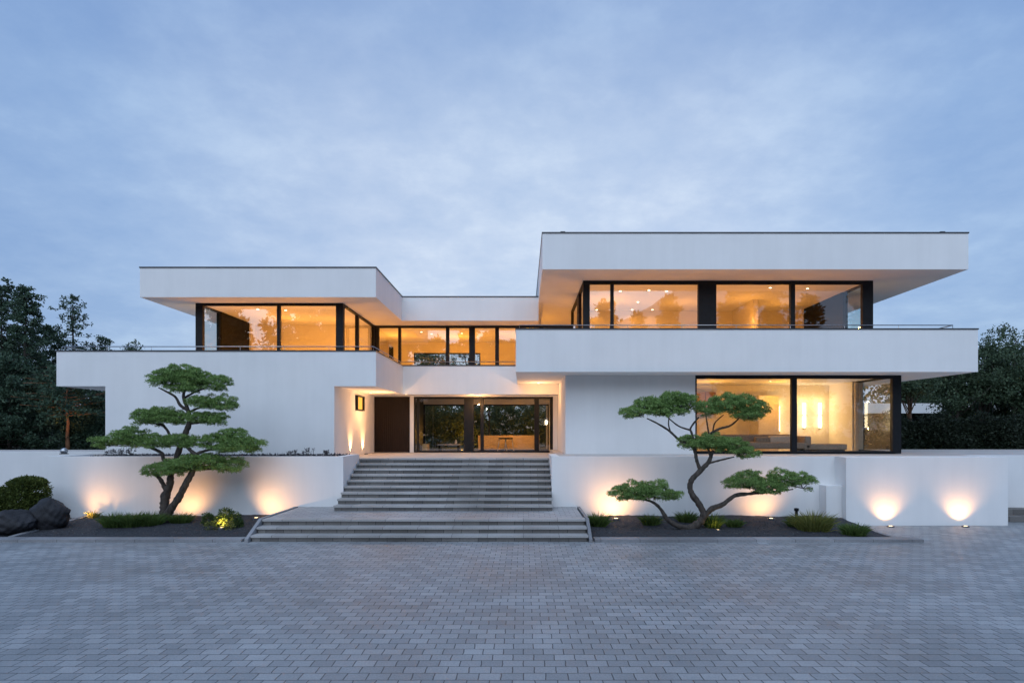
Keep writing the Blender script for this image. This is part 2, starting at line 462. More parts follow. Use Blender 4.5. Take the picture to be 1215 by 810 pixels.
# retaining walls
def wall_thing(label, boxes, loc, name='retaining_wall'):
    t = thing(name, label, 'wall', loc)
    m = MB()
    for q in boxes: m.box(*q)
    m.build('wall_body', M['plaster'], t)
    return t
wL = X(52, WY)
lw = wall_thing('low white garden wall with planted top, left of the entrance stairs',
    [(wL, SXL, WY, WY + 0.25, -0.02, WT), (SXL - 0.25, SXL - 0.001, WY + 0.25, 21.5, 0.3, WT - 0.001), (wL, wL + 0.25, WY + 0.25, 21.5, -0.02, WT - 0.001)], (-10, WY, 0))
MB().box(wL + 0.25, SXL - 0.25, WY + 0.25, 21.49, 1.8, 1.985).build('planter_soil', M['soil'], lw)
rw = wall_thing('long white retaining wall behind the right bonsai', [(SXR, 9.80, WY, WY + 0.25, -0.02, WT), (SXR, SXR + 0.25, WY + 0.25, 21.99, 0.3, WT - 0.001)], (5, WY, 0))
PL, PR, PY = 9.78, X(1196, 18.9), 18.9
pw_ = wall_thing('projecting white wall block washed by two bright uplights', [(PL, PR, PY, WY + 0.24, -0.02, WT + 0.004)], (12.3, PY, 0))
MB().box(9.30, 9.778, PY + 0.25, WY - 0.002, -0.02, 1.18).build('ledge', M['plaster'], pw_)
wall_thing('plain white boundary wall set back at far left', [(-40, wL - 0.02, 23.4, 23.6, -0.02, Z(535.5, 23.4))], (-25, 23.4, 0), 'boundary_wall')
wall_thing('white boundary wall set back at far right edge', [(PR + 0.001, 34, 20.6, 20.85, -0.02, WT - 0.004)], (22, 20.6, 0), 'boundary_wall')
# dark steps at the far right edge
t = thing('garden_step', 'dark slate side steps against the boundary wall at far right', 'stairs', (16.5, 20, 0))
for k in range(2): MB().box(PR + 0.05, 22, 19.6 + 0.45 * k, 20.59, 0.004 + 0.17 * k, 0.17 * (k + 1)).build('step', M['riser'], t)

# ================================================================== HOUSE
H = thing('house', 'white two-storey flat-roofed modern house with cantilevered balconies and lit windows', 'house', (0, 24, T))
dL, dE, dR, dG = 21.5, 27.3, 20.75, 22.5
def hbox(name, mat, *boxes, parent=None):
    m = MB()
    for q in boxes: m.box(*q)
    return m.build(name, mat, parent or H)

LX0, LX1 = X(67, dL), X(446, dL)        # balcony extent
LZ0, LZ1 = Z(458, dL), Z(417, dL)
LWX0, LWX1 = X(125, dL), -6.52
MX1 = -0.262
# lower left solid block
hbox('wall', M['plaster'], (LWX0, LWX1, dL, 33, 1.9, LZ0))
# floor slab + parapet of left balcony, one continuous white band
RZ0, RZ1 = Z(441, dR), Z(391, dR)
RX0, RX1 = X(612, dR), X(1160.4, dR)
bal = hbox('balcony', M['plaster'],
    (LX0, LX1, dL, 33, LZ0, 4.95), (LX0, LX1, dL, dL + 0.25, 4.95, LZ1), (LX0, LX0 + 0.25, dL + 0.25, 33, 4.95, LZ1),
    (LX1 - 0.25, LX1, dL + 0.25, 26.3, 4.95, LZ1),
    (LX1, 1.49, 26.3, 34, LZ0 + 0.001, 4.949), (LX1 - 0.25, MX1, 26.3, 26.55, 4.949, LZ1 - 0.001))
hbox('coping', M['coping'],
    (LX0 - 0.02, LX1 + 0.02, dL - 0.02, dL + 0.27, LZ1 + 0.002, LZ1 + 0.045), (LX0 - 0.02, LX0 + 0.27, dL + 0.272, 33, LZ1 + 0.002, LZ1 + 0.045),
    (LX1 - 0.27, LX1 + 0.02, dL + 0.272, 26.28, LZ1 + 0.002, LZ1 + 0.045), (LX1 - 0.27, MX1, 26.282, 26.57, LZ1 + 0.002, LZ1 + 0.045), parent=bal)
def rail(pts, zc, parent, step=1.55):
    m = MB()
    m.tube([(*p, zc) for p in pts], 0.017, 8)
    for (xa, ya), (xb, yb) in zip(pts, pts[1:]):
        d = math.hypot(xb - xa, yb - ya); n = max(1, round(d / step))
        for k in range(n + 1):
            x, y = xa + (xb - xa) * k / n, ya + (yb - ya) * k / n
            m.tube([(x, y, zc - 0.20), (x, y, zc)], 0.009, 6)
    return m.build('handrail', M['steel'], parent)
rail([(LX0 + 0.12, 26), (LX0 + 0.12, dL + 0.13), (LX1 - 0.12, dL + 0.13), (LX1 - 0.12, 26.42), (MX1 - 0.1, 26.42)], LZ1 + 0.19, bal)
# right balcony
bar = hbox('balcony', M['plaster'],
    (RX0, RX1, dR, 30, RZ0, 5.05), (RX0, RX1, dR, dR + 0.25, 5.05, RZ1), (RX0, RX0 + 0.25, dR + 0.25, 27.25, 5.05, RZ1), (RX1 - 0.25, RX1, dR + 0.25, 30, 5.05, RZ1))
hbox('coping', M['coping'], (RX0 - 0.02, RX1 + 0.02, dR - 0.02, dR + 0.27, RZ1 + 0.002, RZ1 + 0.045),
    (RX0 - 0.02, RX0 + 0.27, dR + 0.272, 27.2, RZ1 + 0.002, RZ1 + 0.045), (RX1 - 0.27, RX1 + 0.02, dR + 0.272, 30, RZ1 + 0.002, RZ1 + 0.045), parent=bar)
rail([(RX0 + 0.12, 26.0), (RX0 + 0.12, dR + 0.13), (RX1 - 0.75, dR + 0.13), (RX1 - 0.75, dR + 2.4)], RZ1 + 0.17, bar, 1.9)

# roofs
fz0, fz1 = Z(352.5, dL), Z(318, dL)
r1 = hbox('roof', M['plaster'], (X(166, dL), LX1, dL, 34, fz0, fz1), (LX1, X(639, 26.1) + 0.0, 26.1, 34, fz0 + 0.002, fz1 - 0.02))
hbox('coping', M['coping'], (X(166, dL) - 0.02, LX1 + 0.02, dL - 0.02, 34, fz1 + 0.002, fz1 + 0.045), (LX1 + 0.022, X(639, 26.1), 26.08, 34, fz1 - 0.016, fz1 + 0.025), parent=r1)
rx0, rx1 = X(643.6, dR), X(1149, dR)
rz0, rz1 = Z(319.5, dR), Z(277, dR)
r2 = hbox('roof', M['plaster'], (rx0, rx1, dR, 32, rz0, rz1))
hbox('coping', M['coping'], (rx0 - 0.02, rx1 + 0.02, dR - 0.02, 32, rz1 + 0.002, rz1 + 0.045), parent=r2)

# window builder (front facing, plane at y)
def window(y, x0, x1, z0, z1, posts, top=0.06, bot=0.07, depth=0.14, glass='glass', left=0.06, right=0.06):
    m = MB()
    m.box(x0, x1, y, y + depth, z1 - top, z1); m.box(x0, x1, y, y + depth, z0, z0 + bot)
    edges = [(x0, x0 + left)] + posts + [(x1 - right, x1)]
    for k, (a, c) in enumerate(edges): m.box(a, c, y - 0.004, y + depth + 0.004 + 0.002 * (k % 3), z0 + bot, z1 - top)
    # slim inner sash around each pane
    for (a, c), (d, e) in zip(edges, edges[1:]):
        if d - c > 0.25:
            s = 0.028
            m.box(c, d, y + 0.03, y + 0.10, z1 - top - s, z1 - top); m.box(c, d, y + 0.03, y + 0.10, z0 + bot, z0 + bot + s)
    w = m.build('window', M['frame'], H)
    for (a, c), (d, e) in zip(edges, edges[1:]):
        if d - c > 0.05:
            MB().quad((c, y + 0.06, z0 + bot), (d, y + 0.06, z0 + bot), (d, y + 0.06, z1 - top), (c, y + 0.06, z1 - top)).build('pane', M[glass], w)
    return w
def side_window(x, y0, y1, z0, z1, posts, glass='glass', depth=0.12, sgn=1):
    m = MB()
    xa, xb = sorted((x, x + sgn * depth))
    m.box(xa, xb, y0, y1, z1 - 0.06, z1); m.box(xa, xb, y0, y1, z0, z0 + 0.07)
    edges = [(y0, y0 + 0.05)] + posts + [(y1 - 0.05, y1)]
    for a, c in edges: m.box(xa - 0.003, xb + 0.003, a, c, z0 + 0.07, z1 - 0.06)
    w = m.build('window', M['frame'], H)
    xm = (xa + xb) / 2
    for (a, c), (d, e) in zip(edges, edges[1:]):
        MB().quad((xm, c, z0 + 0.07), (xm, d, z0 + 0.07), (xm, d, z1 - 0.06), (xm, c, z1 - 0.06)).build('pane', M[glass], w)
    return w

# --- left upper room
ax0, ax1 = X(232, dG), X(407, dG)
window(dG, ax0, ax1, 4.952, fz0 - 0.002, [(X(328.5, dG), X(332, dG))], left=X(240.5, dG) - ax0, right=ax1 - X(398.5, dG))
side_window(ax1 + 0.0, dG + 0.15, dE - 0.02, 4.952, fz0 - 0.002, [(24.55, 24.72)], sgn=-1)
side_window(ax0, dG + 0.15, 24.1, 4.952, fz0 - 0.002, [], 'glass_tinted', sgn=1)
hbox('dark_panel', M['panel'], (ax0, ax0 + 0.15, 24.11, 25.35, 4.952, fz0 - 0.003), (ax0 + 0.01, ax0 + 0.14, 25.37, 26.6, 4.952, fz0 - 0.003))  # flat dark sheets in place of a tree reflection in the glass
hbox('interior_wall', M['inner'], (ax0, ax0 + 0.2, 26.61, 27.1, 4.952, fz0 - 0.002), (ax0, ax1 - 0.15, 27.1, 27.28, 4.952, fz0 - 0.002))
hbox('interior_floor', M['floor'], (ax0 + 0.16, ax1 - 0.16, dG + 0.16, 27.09, 4.951, 4.975))
# --- middle upper hall
mz1 = fz0 - 0.002
mposts = [(472.5, 475.5), (529, 533), (556.5, 563.5), (587.5, 592), (640, 644)]
window(dE, ax1 - 0.02, 2.12, 4.952, mz1, [(X(a, dE), X(c, dE)) for a, c in mposts], top=0.07, left=0.2)
wx0, wx1, wz1 = X(491, 32.5), X(570, 32.5), Z(418.5, 32.5)
hbox('interior_wall', M['inner'], (-8.2, wx0, 32.5, 32.7, 4.951, mz1), (wx1, 4.0, 32.5, 32.7, 4.951, mz1), (wx0, wx1, 32.5, 32.7, wz1, mz1), (wx0, wx1, 32.5, 32.7, 4.951, 5.3),
     (-8.4, -8.2, 27.3, 32.7, 4.951, mz1), (-8.2, ax0, 27.29, 27.31, 5.5, 5.6), (4.0, 4.2, 28.1, 32.7, 4.951, mz1))
hw = MB()
for a in (wx0, (wx0 + wx1) / 2 - .03, wx1 - 0.06): hw.box(a, a + 0.06, 32.55, 32.65, 5.3, wz1)
hw.box(wx0, wx1, 32.56, 32.64, wz1 - 0.06, wz1)
hw = hw.build('window', M['frame'], H)
MB().quad((wx0, 32.6, 5.3), (wx1, 32.6, 5.3), (wx1, 32.6, wz1), (wx0, 32.6, wz1)).build('pane', M['glass_clear'], hw)
hbox('interior_floor', M['floor'], (-8.2, 2.1, dE + 0.16, 32.5, 4.952, 4.972))
# --- right upper room
dU = 22.3
ux0, ux1 = X(692, dU), X(1036, dU)
uz1 = rz0 - 0.002
up = [(724.5, 728.3), (828.7, 850), (938, 943.5)]
window(dU, ux0, ux1, 5.052, uz1, [(X(a, dU), X(c, dU)) for a, c in up], top=0.10, left=X(699.8, dU) - ux0, right=ux1 - X(1023.5, dU))
side_window(ux0, dU + 0.15, 28.0, 5.052, uz1, [(24.2, 24.9)], sgn=1)
side_window(ux1, dU + 0.15, 24.1, 5.052, uz1, [], 'glass_tinted', sgn=-1)
hbox('dark_panel', M['panel'], (ux1 - 0.15, ux1, 24.11, 25.8, 5.052, uz1 - 0.001), (ux1 - 0.14, ux1 - 0.01, 25.82, 27.5, 5.052, uz1 - 0.001))  # dark sheets imitate side glazing that mirrors a tree
hbox('interior_wall', M['inner'], (ux1 - 0.2, ux1, 27.51, 28.0, 5.052, uz1), (ux0 + 0.15, ux1, 28.0, 28.2, 5.052, uz1), (9.4, 9.6, 25.5, 28.0, 5.052, uz1 - 0.001))
hbox('interior_floor', M['floor'], (ux0 + 0.16, ux1 - 0.16, dU + 0.16, 28.0, 5.051, 5.07))
# --- lower right room
dW = 22.0
hx0 = 1.486
lx0, lx1 = X(825, dW), X(1069.4, dW)
lz0, lz1 = 2.065, RZ0 - 0.004
hbox('wall', M['plaster'], (hx0, lx0, dW, dW + 0.3, 1.9, RZ0 - 0.001), (hx0, hx0 + 0.3, dW + 0.3, 34, 1.9, RZ0 - 0.001))
window(dW, lx0, lx1, lz0, lz1, [(X(939.5, dW), X(945.7, dW))], top=0.09, bot=0.06, left=0.05, right=lx1 - X(1059, dW), glass='glass_clear')
side_window(lx1, dW + 0.15, 24.8, lz0, lz1, [], 'glass_clear', sgn=-1)
hbox('interior_wall', M['inner'], (lx1 - 0.25, lx1, 24.81, 26.7, lz0, lz1), (3.8, lx1, 26.7, 26.9, lz0, lz1), (3.8, 4.0, dW + 0.3, 26.7, lz0, lz1), (X(897, 26), X(921, 26), 25.7, 26.69, lz0, lz1 - 0.5))
hbox('interior_floor', M['floor'], (4.0, lx1 - 0.13, dW + 0.15, 26.7, 1.9, lz0 + 0.01))
# --- entrance hall
ez1 = Z(470.5, dE)
def EX(p): return X(p, dE)
hbox('wall', M['plaster'], (EX(486.3), EX(491), dE - 0.02, dE + 0.3, T - 0.01, LZ0), (EX(656.2), hx0, dE - 0.02, dE + 0.3, T - 0.01, RZ0 - 0.002),
     (LWX1, EX(656.2), dE - 0.01, dE + 0.25, ez1 + 0.002, LZ0 - 0.001), (MX1, EX(656.2), dE - 0.012, dE + 0.25, LZ0 + 0.0, RZ0 - 0.001))
door = hbox('front_door', M['door'], (LWX1 + 0.01, EX(486.2), dE - 0.05, dE + 0.04, T + 0.012, ez1))
hbox('threshold', M['coping'], (LWX1 + 0.01, EX(486.2), dE - 0.07, dE - 0.052, T + 0.002, T + 0.03), parent=door)
window(dE, EX(491.1), EX(656.1), T + 0.004, ez1, [(EX(494.5), EX(497.5)), (EX(550.5), EX(562)), (EX(570), EX(574)), (EX(634), EX(639.5))], top=0.07, bot=0.05, left=0.06, right=0.13, glass='glass')
hbox('dark_panel', M['panel'], (-5.0, -4.85, dE + 0.3, 30.5, 1.9, LZ0))
hbox('interior_wall', M['inner'], (hx0 - 0.25, hx0 - 0.003, dE + 0.3, 34, 1.9, LZ0), (-4.85, 1.24, 30.3, 30.5, 4.15, LZ0))
hbox('interior_floor', M['floor'], (-4.85, 1.24, dE + 0.15, 30.5, 1.7, T + 0.006))
bw = MB().box(-4.85, 1.24, 30.36, 30.44, 4.09, 4.149).box(-4.79, 1.18, 30.36, 30.44, T + 0.007, T + 0.05)
for a in (-4.85, -1.70, 1.18): bw.box(a, a + 0.06, 30.35, 30.45, T, 4.15)
bw = bw.build('window', M['frame'], H)
MB().quad((-4.85, 30.4, T), (1.24, 30.4, T), (1.24, 30.4, 4.15), (-4.85, 30.4, 4.15)).build('pane', M['glass_clear'], bw)
# small lit side window in the entrance flank
sw = MB(); s0, s1, sz0, sz1 = 24.2, 25.25, Z(487, 24.7), Z(469.5, 24.7)
for q in ((s0, s0 + 0.06, sz0, sz1), (s1 - 0.06, s1, sz0, sz1), (s0 + .06, s1 - .06, sz0, sz0 + 0.05), (s0 + .06, s1 - .06, sz1 - 0.05, sz1)):
    sw.box(LWX1 - 0.02, LWX1 + 0.10, q[0], q[1], q[2], q[3])
sw = sw.build('window', M['frame'], H)
MB().quad((LWX1 + 0.012, s0 + .06, sz0 + .05), (LWX1 + 0.012, s1 - .06, sz0 + .05), (LWX1 + 0.012, s1 - .06, sz1 - .05), (LWX1 + 0.012, s0 + .06, sz1 - .05)).build('pane', emit('lit amber pane', (1.0, 0.46, 0.07), 1.5), sw)
# roof edge fittings
for x in (X(668, dR), X(1120, dR)):
    MB().box(x - 0.08, x + 0.08, dR + 0.05, dR + 0.2, rz1 + 0.046, rz1 + 0.09).build('roof_vent', M['coping'], r2)

# ================================================================== INTERIOR THINGS
WARM = (1.0, 0.385, 0.045)
GOLD = (1.0, 0.45, 0.065)
def point(loc, power, col=WARM, r=0.08):
    l = bpy.data.lights.new('lamp_or_fill_light', 'POINT'); l.energy = power; l.color = col; l.shadow_soft_size = r
    l.shadow_soft_size = min(r, 0.03)
    o = bpy.data.objects.new('lamp_or_fill_light', l); o.location = loc; COL.objects.link(o)
    return o
def spot(loc, target, power, angle, blend=1.0, col=(1.0, 0.62, 0.28), r=0.03):
    l = bpy.data.lights.new('spot_light', 'SPOT'); l.energy = power; l.color = col; l.spot_size = R(angle); l.spot_blend = blend; l.shadow_soft_size = r
    o = bpy.data.objects.new('spot_light', l); o.location = loc; COL.objects.link(o)
    o.rotation_euler = (Vector(target) - Vector(loc)).to_track_quat('-Z', 'Y').to_euler()
    return o

ORD = ['first', 'second', 'third', 'fourth', 'fifth', 'sixth', 'seventh', 'eighth', 'ninth', 'tenth']
def downlight(x, y, z, label, group, power=0):
    t = thing('downlight', label, 'ceiling light', (x, y, z), group)
    MB().lathe((x, y, z), [(0.075, -0.001), (0.075, -0.012), (0.052, -0.016)], 16).build('trim_ring', M['steel'], t)
    MB().disc((x, y, z - 0.014), 0.052, 16, -1).build('lens', M['spotlens'], t)
    if power: spot((x, y, z - 0.05), (x, y, z - 2), power, 150, 0.8, WARM)
    return t
def on_ceiling(px, py, zc):
    d = (zc - EYE) * F / (CY - py)
    return X(px, d), d
k = 0
for px, py in sorted([(736, 345), (770, 344), (791, 345), (757, 358), (708, 373), (750, 374), (774, 373)]):
    x, y = on_ceiling(px, py, uz1)
    if y > 27.8: y = 27.6; x = X(px, y)
    downlight(x, y, uz1, '%s downlight from left in the ceiling of upper right room, left panes' % ORD[k], 'downlights in the upper right room', 14); k += 1
for i, (px, py) in enumerate([(914, 341), (958, 342)]):
    x, y = on_ceiling(px, py, uz1)
    downlight(x, y, uz1, ['ceiling downlight behind the third large pane of upper right room', 'ceiling downlight nearest the right corner of upper right room'][i], 'downlights in the upper right room', 14)
for i, (px, y) in enumerate([(306, 23.6), (339, 23.8)]):
    downlight(X(px, y), y, fz0 - 0.001, ['ceiling downlight behind left pane of upper left room', 'ceiling downlight behind right pane of upper left room'][i], 'downlights in the upper left room', 14)
for i, (px, y) in enumerate([(500, 29), (512, 29.6), (548, 29.4)]):
    downlight(X(px, y), y, fz0, ['ceiling downlight over the left of the upper middle hall', 'ceiling downlight between two others in the upper middle hall', 'ceiling downlight right in the upper middle hall, above the back window'][i], 'downlights in the upper middle hall', 14)
downlight(X(914, 24.5), 24.5, RZ0 - 0.001, 'single ceiling downlight in the lower right living room', 'downlights in the living room', 14)

# room lights; the low rows are added fill, hidden behind the parapets
def room(pts, p, col=WARM):
    for q in pts: point(q, p, col)
room([(-9.6, 25.4, 6.4), (-7.6, 25.8, 6.3)], 58)
room([(-10.6, 23.1, 5.5), (-7.7, 23.1, 5.5)], 60)  # low fill added behind the parapet to warm the soffit outside
room([(-6.2, 30, 6.4), (-3.0, 30.4, 6.4), (0.3, 30, 6.4)], 85)
room([(-5.6, 27.9, 5.5), (-3.2, 27.9, 5.5), (-0.6, 27.9, 5.5)], 24)  # low fill added in the middle hall, hidden by its parapet
room([(3.6, 25.6, 7.2), (6.6, 26.0, 7.2), (9.0, 25.2, 7.2), (10.8, 26.2, 7.2)], 34)
room([(2.8, 23.2, 5.7), (5.4, 23.0, 5.7), (8.2, 23.0, 5.7), (10.4, 23.0, 5.6), (2.6, 25.6, 5.7)], 34)  # low fill added out of view to warm the right roof soffit
room([(7.5, 24.8, 4.0), (10.2, 24.8, 4.1)], 56, GOLD)
room([(-3.3, 27.9, 4.33), (0.2, 27.9, 4.33)], 6)
spot((-2.2, 28.3, 4.35), (-2.2, 29.3, 2), 40, 130, 1, GOLD)
spot((-0.4, 28.1, 4.35), (-0.4, 29.6, 2.2), 190, 110, 1, GOLD)  # spot added to brighten the sideboard

# wall lamps in the living room
def wall_lamp(x, y, z0, z1, label):
    t = thing('wall_lamp', label, 'wall lamp', (x, y, z0), 'tube wall lamps in the living room')
    zc = (z0 + z1) / 2
    m = MB()
    MB().tube([(x, y, z0), (x, y, zc - 0.02)], 0.062, 12).build('lit_tube', M['tube'], t)
    MB().tube([(x, y, zc + 0.02), (x, y, z1)], 0.062, 12).build('lit_tube', M['tube'], t)
    MB().box(x - 0.07, x + 0.07, y - 0.07, y + 0.10, zc - 0.018, zc + 0.018).build('bracket', M['steel'], t)
    MB().lathe((x, y, z0 - 0.1), [(0.001, 0), (0.06, 0.02), (0.06, 0.098)], 12).build('end_cap', M['steel'], t)
    point((x, y - 0.16, z1 + 0.05), 9, (1, 0.62, 0.25), 0.05); point((x, y - 0.16, z0 - 0.05), 5, (1, 0.62, 0.25), 0.05)
wall_lamp(X(955, 26.5), 26.55, Z(507, 26.5), Z(478, 26.5), 'left of the two glowing tube lamps behind the right living room pane')
wall_lamp(X(973.5, 26.5), 26.55, Z(507, 26.5), Z(478, 26.5), 'right of the two glowing tube lamps, nearest the room corner')
wall_lamp(X(924, 26.5), 26.55, Z(511, 26.5), Z(482, 26.5), 'single glowing tube lamp behind the left living room pane')
# sofa
sx0, sx1 = X(866, 24), X(946, 24)
t = thing('sofa', 'long low brown beige sofa along the living room window', 'sofa', (sx0, 24, lz0))
zf = lz0 + 0.01
MB().rbox(sx0 - 0.3, sx1, 23.2, 24.2, zf + 0.12, zf + 0.36, 0.06).build('seat', M['fabric'], t)
MB().rbox(sx0 - 0.3, sx1, 24.1, 24.42, zf + 0.16, zf + 0.66, 0.08).build('backrest', M['fabric'], t)
MB().rbox(sx1 - 0.06, sx1 + 0.18, 23.2, 24.42, zf + 0.10, zf + 0.60, 0.07).build('armrest', M['fabric'], t)
for a in (sx0 - 0.2, sx1 - 0.1):
    for c in (23.3, 24.3): MB().box(a, a + 0.06, c, c + 0.06, zf, zf + 0.13).build('foot', M['frame'], t)
cu = MB().rbox(X(913, 23.8), X(943, 23.8), 23.75, 23.98, zf + 0.30, zf + 0.60, 0.07).build('cushion', M['pillow'])
tag(cu, 'wide pale cushion leaning on the right end of the sofa', 'cushion')
cu = MB().rbox(X(896, 23.8), X(912.4, 23.8), 23.72, 23.97, zf + 0.30, zf + 0.56, 0.07).build('cushion', M['fabric'])
tag(cu, 'small brown cushion left of the wide pale cushion', 'cushion')
t = thing('ottoman', 'low grey upholstered daybed below the two tube lamps', 'daybed', (X(975, 24), 23.6, zf))
MB().rbox(X(949, 23.6), X(999, 23.6), 23.2, 24.1, zf + 0.08, zf + 0.30, 0.05).build('mattress', M['fabric'], t)
MB().box(X(951, 23.6), X(997, 23.6), 23.26, 24.04, zf, zf + 0.079).build('base', M['frame'], t)
t = thing('wall_cabinet', 'brown wall cabinet high at the left end of living room', 'cabinet', (X(835, 25.5), 26, 3.6))
MB().box(X(826, 26), X(851, 26), 26.2, 26.69, 3.55, 4.50).build('cabinet_body', two_tone('walnut', (0.16, 0.08, 0.045), (0.22, 0.12, 0.07), 4, 0.5, 0.05), t)
MB().box(X(838.3, 26), X(838.9, 26), 26.192, 26.199, 3.57, 4.48).build('door_gap', M['frame'], t)
# added wavy sheet in place of the lit wall edge by the corner
m = MB(); n = 40
cx0, cx1 = X(1008, 25.0), X(1018, 25.0)
v = [(cx0 + (cx1 - cx0) * i / n, 24.62 + 0.05 * math.sin(i * 1.15), z) for z in (zf + 0.01, lz1 - 0.05) for i in range(n + 1)]
m.add(v, [(i, i + 1, i + n + 2, i + n + 1) for i in range(n)], 0, True)
cu = m.build('lit_edge_strip', two_tone('cream curtain', (0.62, 0.52, 0.40), (0.72, 0.62, 0.50), 12, 0.9, 0.1)); tag(cu, 'cream sheet standing in for the lit wall edge by corner glass', 'lit_edge_strip')
# dark picture in the upper hall
t = thing('picture', 'narrow dark upright picture on the left of upper middle hall', 'picture', (X(464, 31), 31, 5.5))
MB().box(X(461.5, 31), X(466.5, 31), 31, 31.08, 5.2, Z(411.5, 31)).build('frame', M['frame'], t)
MB().box(X(462.3, 31), X(465.7, 31), 30.985, 30.998, 5.28, Z(413, 31)).build('canvas', M['panel'], t)
# entrance hall furniture
def sideboard(x0, x1, y, z, h, label):
    t = thing('sideboard', label, 'sideboard', ((x0 + x1) / 2, y, z))
    MB().box(x0, x1, y, y + 0.5, z + 0.06, z + h).build('cabinet', M['oak'], t)
    n = max(1, round((x1 - x0) / 0.7))
    for k in range(n): MB().box(x0 + (x1 - x0) * k / n + 0.012, x0 + (x1 - x0) * (k + 1) / n - 0.012, y - 0.02, y - 0.002, z + 0.09, z + h - 0.03).build('door', M['oak'], t)
    MB().box(x0 + 0.03, x1 - 0.03, y + 0.03, y + 0.48, z, z + 0.058).build('plinth', M['frame'], t)
sideboard(EX(563) + 0.0, X(640, 29.4), 29.4, T + 0.008, 0.72, 'long warm oak sideboard behind the right entrance glass')
sideboard(EX(499), EX(505.5), 27.75, T + 0.008, 0.36, 'small oak box cabinet just inside the left entrance glass')
def stool(px, y, label):
    x = X(px, y); z = T + 0.008
    t = thing('stool', label, 'stool', (x, y, z), 'stools in the hall')
    MB().rbox(x - 0.18, x + 0.18, y - 0.17, y + 0.17, z + 0.56, z + 0.62, 0.025).build('seat', M['panel'], t)
    for a in (-1, 1):
        for c in (-1, 1): MB().tube([(x + a * 0.22, y + c * 0.2, z), (x + a * 0.13, y + c * 0.12, z + 0.57)], 0.018, 8).build('leg', M['steel'], t)
stool(596, 28.7, 'left of two dark stools in front of the oak sideboard')
stool(604, 28.85, 'right of two dark stools in front of the oak sideboard')
t = thing('low_table', 'low pale coffee table behind the left entrance glass', 'table', (X(533, 29.3), 29.3, T))
MB().box(X(520, 29.3), X(546, 29.3), 29.0, 29.7, T + 0.27, T + 0.33).build('tabletop', M['tread'], t)
for a in (521, 543): MB().box(X(a, 29.3), X(a + 2, 29.3), 29.1, 29.6, T + 0.008, T + 0.269).build('leg', M['panel'], t)
v = MB().lathe((X(541, 29.3), 29.3, T + 0.331), [(0.001, 0), (0.05, 0.005), (0.06, 0.09), (0.03, 0.17), (0.035, 0.2)], 14).build('vase', M['ceiling']); tag(v, 'small white vase on the low coffee table', 'vase')
t = thing('wall_lamp', 'small glowing hall lamp at the right end of entrance glass', 'wall lamp', (1.1, 29.3, 3.2))
MB().lathe((1.08, 29.3, 3.15), [(0.001, 0), (0.04, 0.02), (0.05, 0.10), (0.04, 0.20), (0.001, 0.22)], 14).build('lamp_shade', M['tube'], t)
MB().box(1.12, 1.235, 29.27, 29.33, 3.27, 3.32).build('bracket', M['steel'], t)

# ================================================================== OUTDOOR LIGHT FITTINGS
UP = (1.0, 0.50, 0.19)
def ground_light(x, y, z, label, target, power, angle, group='recessed garden spotlights', col=UP, rr=0.07, blend=1.0):
    t = thing('ground_light', label, 'ground light', (x, y, z), group)
    MB().lathe((x, y, z), [(rr + 0.035, -0.05), (rr + 0.035, 0.022), (rr, 0.026), (rr, 0.012)], 20).build('rim', M['coping'], t)
    MB().disc((x, y, z + 0.016), rr, 20, 1).build('lens', M['lens'], t)
    spot((x, y, z + 0.06), target, power, angle, blend, col, 0.04)
gl = ground_light
gl(X(94, 18.9), 18.9, 0.20, 'glowing spotlight on the gravel between boulders and white wall', (X(94, 18.9) + 0.55, 19.6, 1.0), 54, 138)
gl(X(216, 18.95), 18.95, 0.24, 'glowing spotlight hidden behind the left bonsai trunk', (X(222, 19.6), 19.6, 1.0), 54, 138)
gl(X(304, 18.9), 18.9, 0.22, 'glowing spotlight on gravel left of the stair landing', (X(304, 18.9) + 0.55, 19.6, 1.0), 62, 138)
gl(X(731, 18.9), 18.9, 0.20, 'bright spotlight on gravel right of the stair landing', (X(727, 19.6), 19.6, 0.9), 90, 138)
gl(X(915, 18.9), 18.9, 0.20, 'glowing spotlight on gravel under the right bonsai low branch', (X(898, 19.6), 19.6, 1.0), 54, 138)
gl(X(1053, 18.76), 18.60, 0.01, 'left one of two uplights at foot of projecting white wall block', (X(1053, 18.8), 18.90, 0.85), 78, 110, 'uplights at the projecting wall')
gl(X(1141, 18.76), 18.60, 0.01, 'right one of two uplights at foot of projecting white wall block', (X(1141, 18.8), 18.90, 0.85), 78, 110, 'uplights at the projecting wall')
gl(LWX1 + 0.14, 23.5, T + 0.004, 'nearer of two uplights on the entrance side wall left of door', (LWX1 + 0.03, 23.5, T + 0.9), 170, 72, 'uplights beside the front door', rr=0.045)
gl(LWX1 + 0.14, 25.3, T + 0.004, 'farther of two uplights on the entrance side wall left of door', (LWX1 + 0.03, 25.3, T + 0.9), 200, 72, 'uplights beside the front door', rr=0.045)
gl(hx0 - 0.16, 26.4, T + 0.004, 'uplight at the side wall right of the entrance glass', (hx0 - 0.03, 26.4, T + 0.9), 170, 72, 'uplights beside the front door', rr=0.045)
gl(X(263, 17.55), 17.55, 0.13, 'yellow spotlight in the round shrub left of stairs', (X(268, 17.9), 18.0, 0.55), 50, 150, col=(1.0, 0.66, 0.16), rr=0.06)
gl(X(852, 17.3), 17.3, 0.11, 'small yellow spotlight at the foot of right bonsai', (X(846, 17.6), 17.75, 0.6), 5, 140, col=(1.0, 0.66, 0.16), rr=0.045)
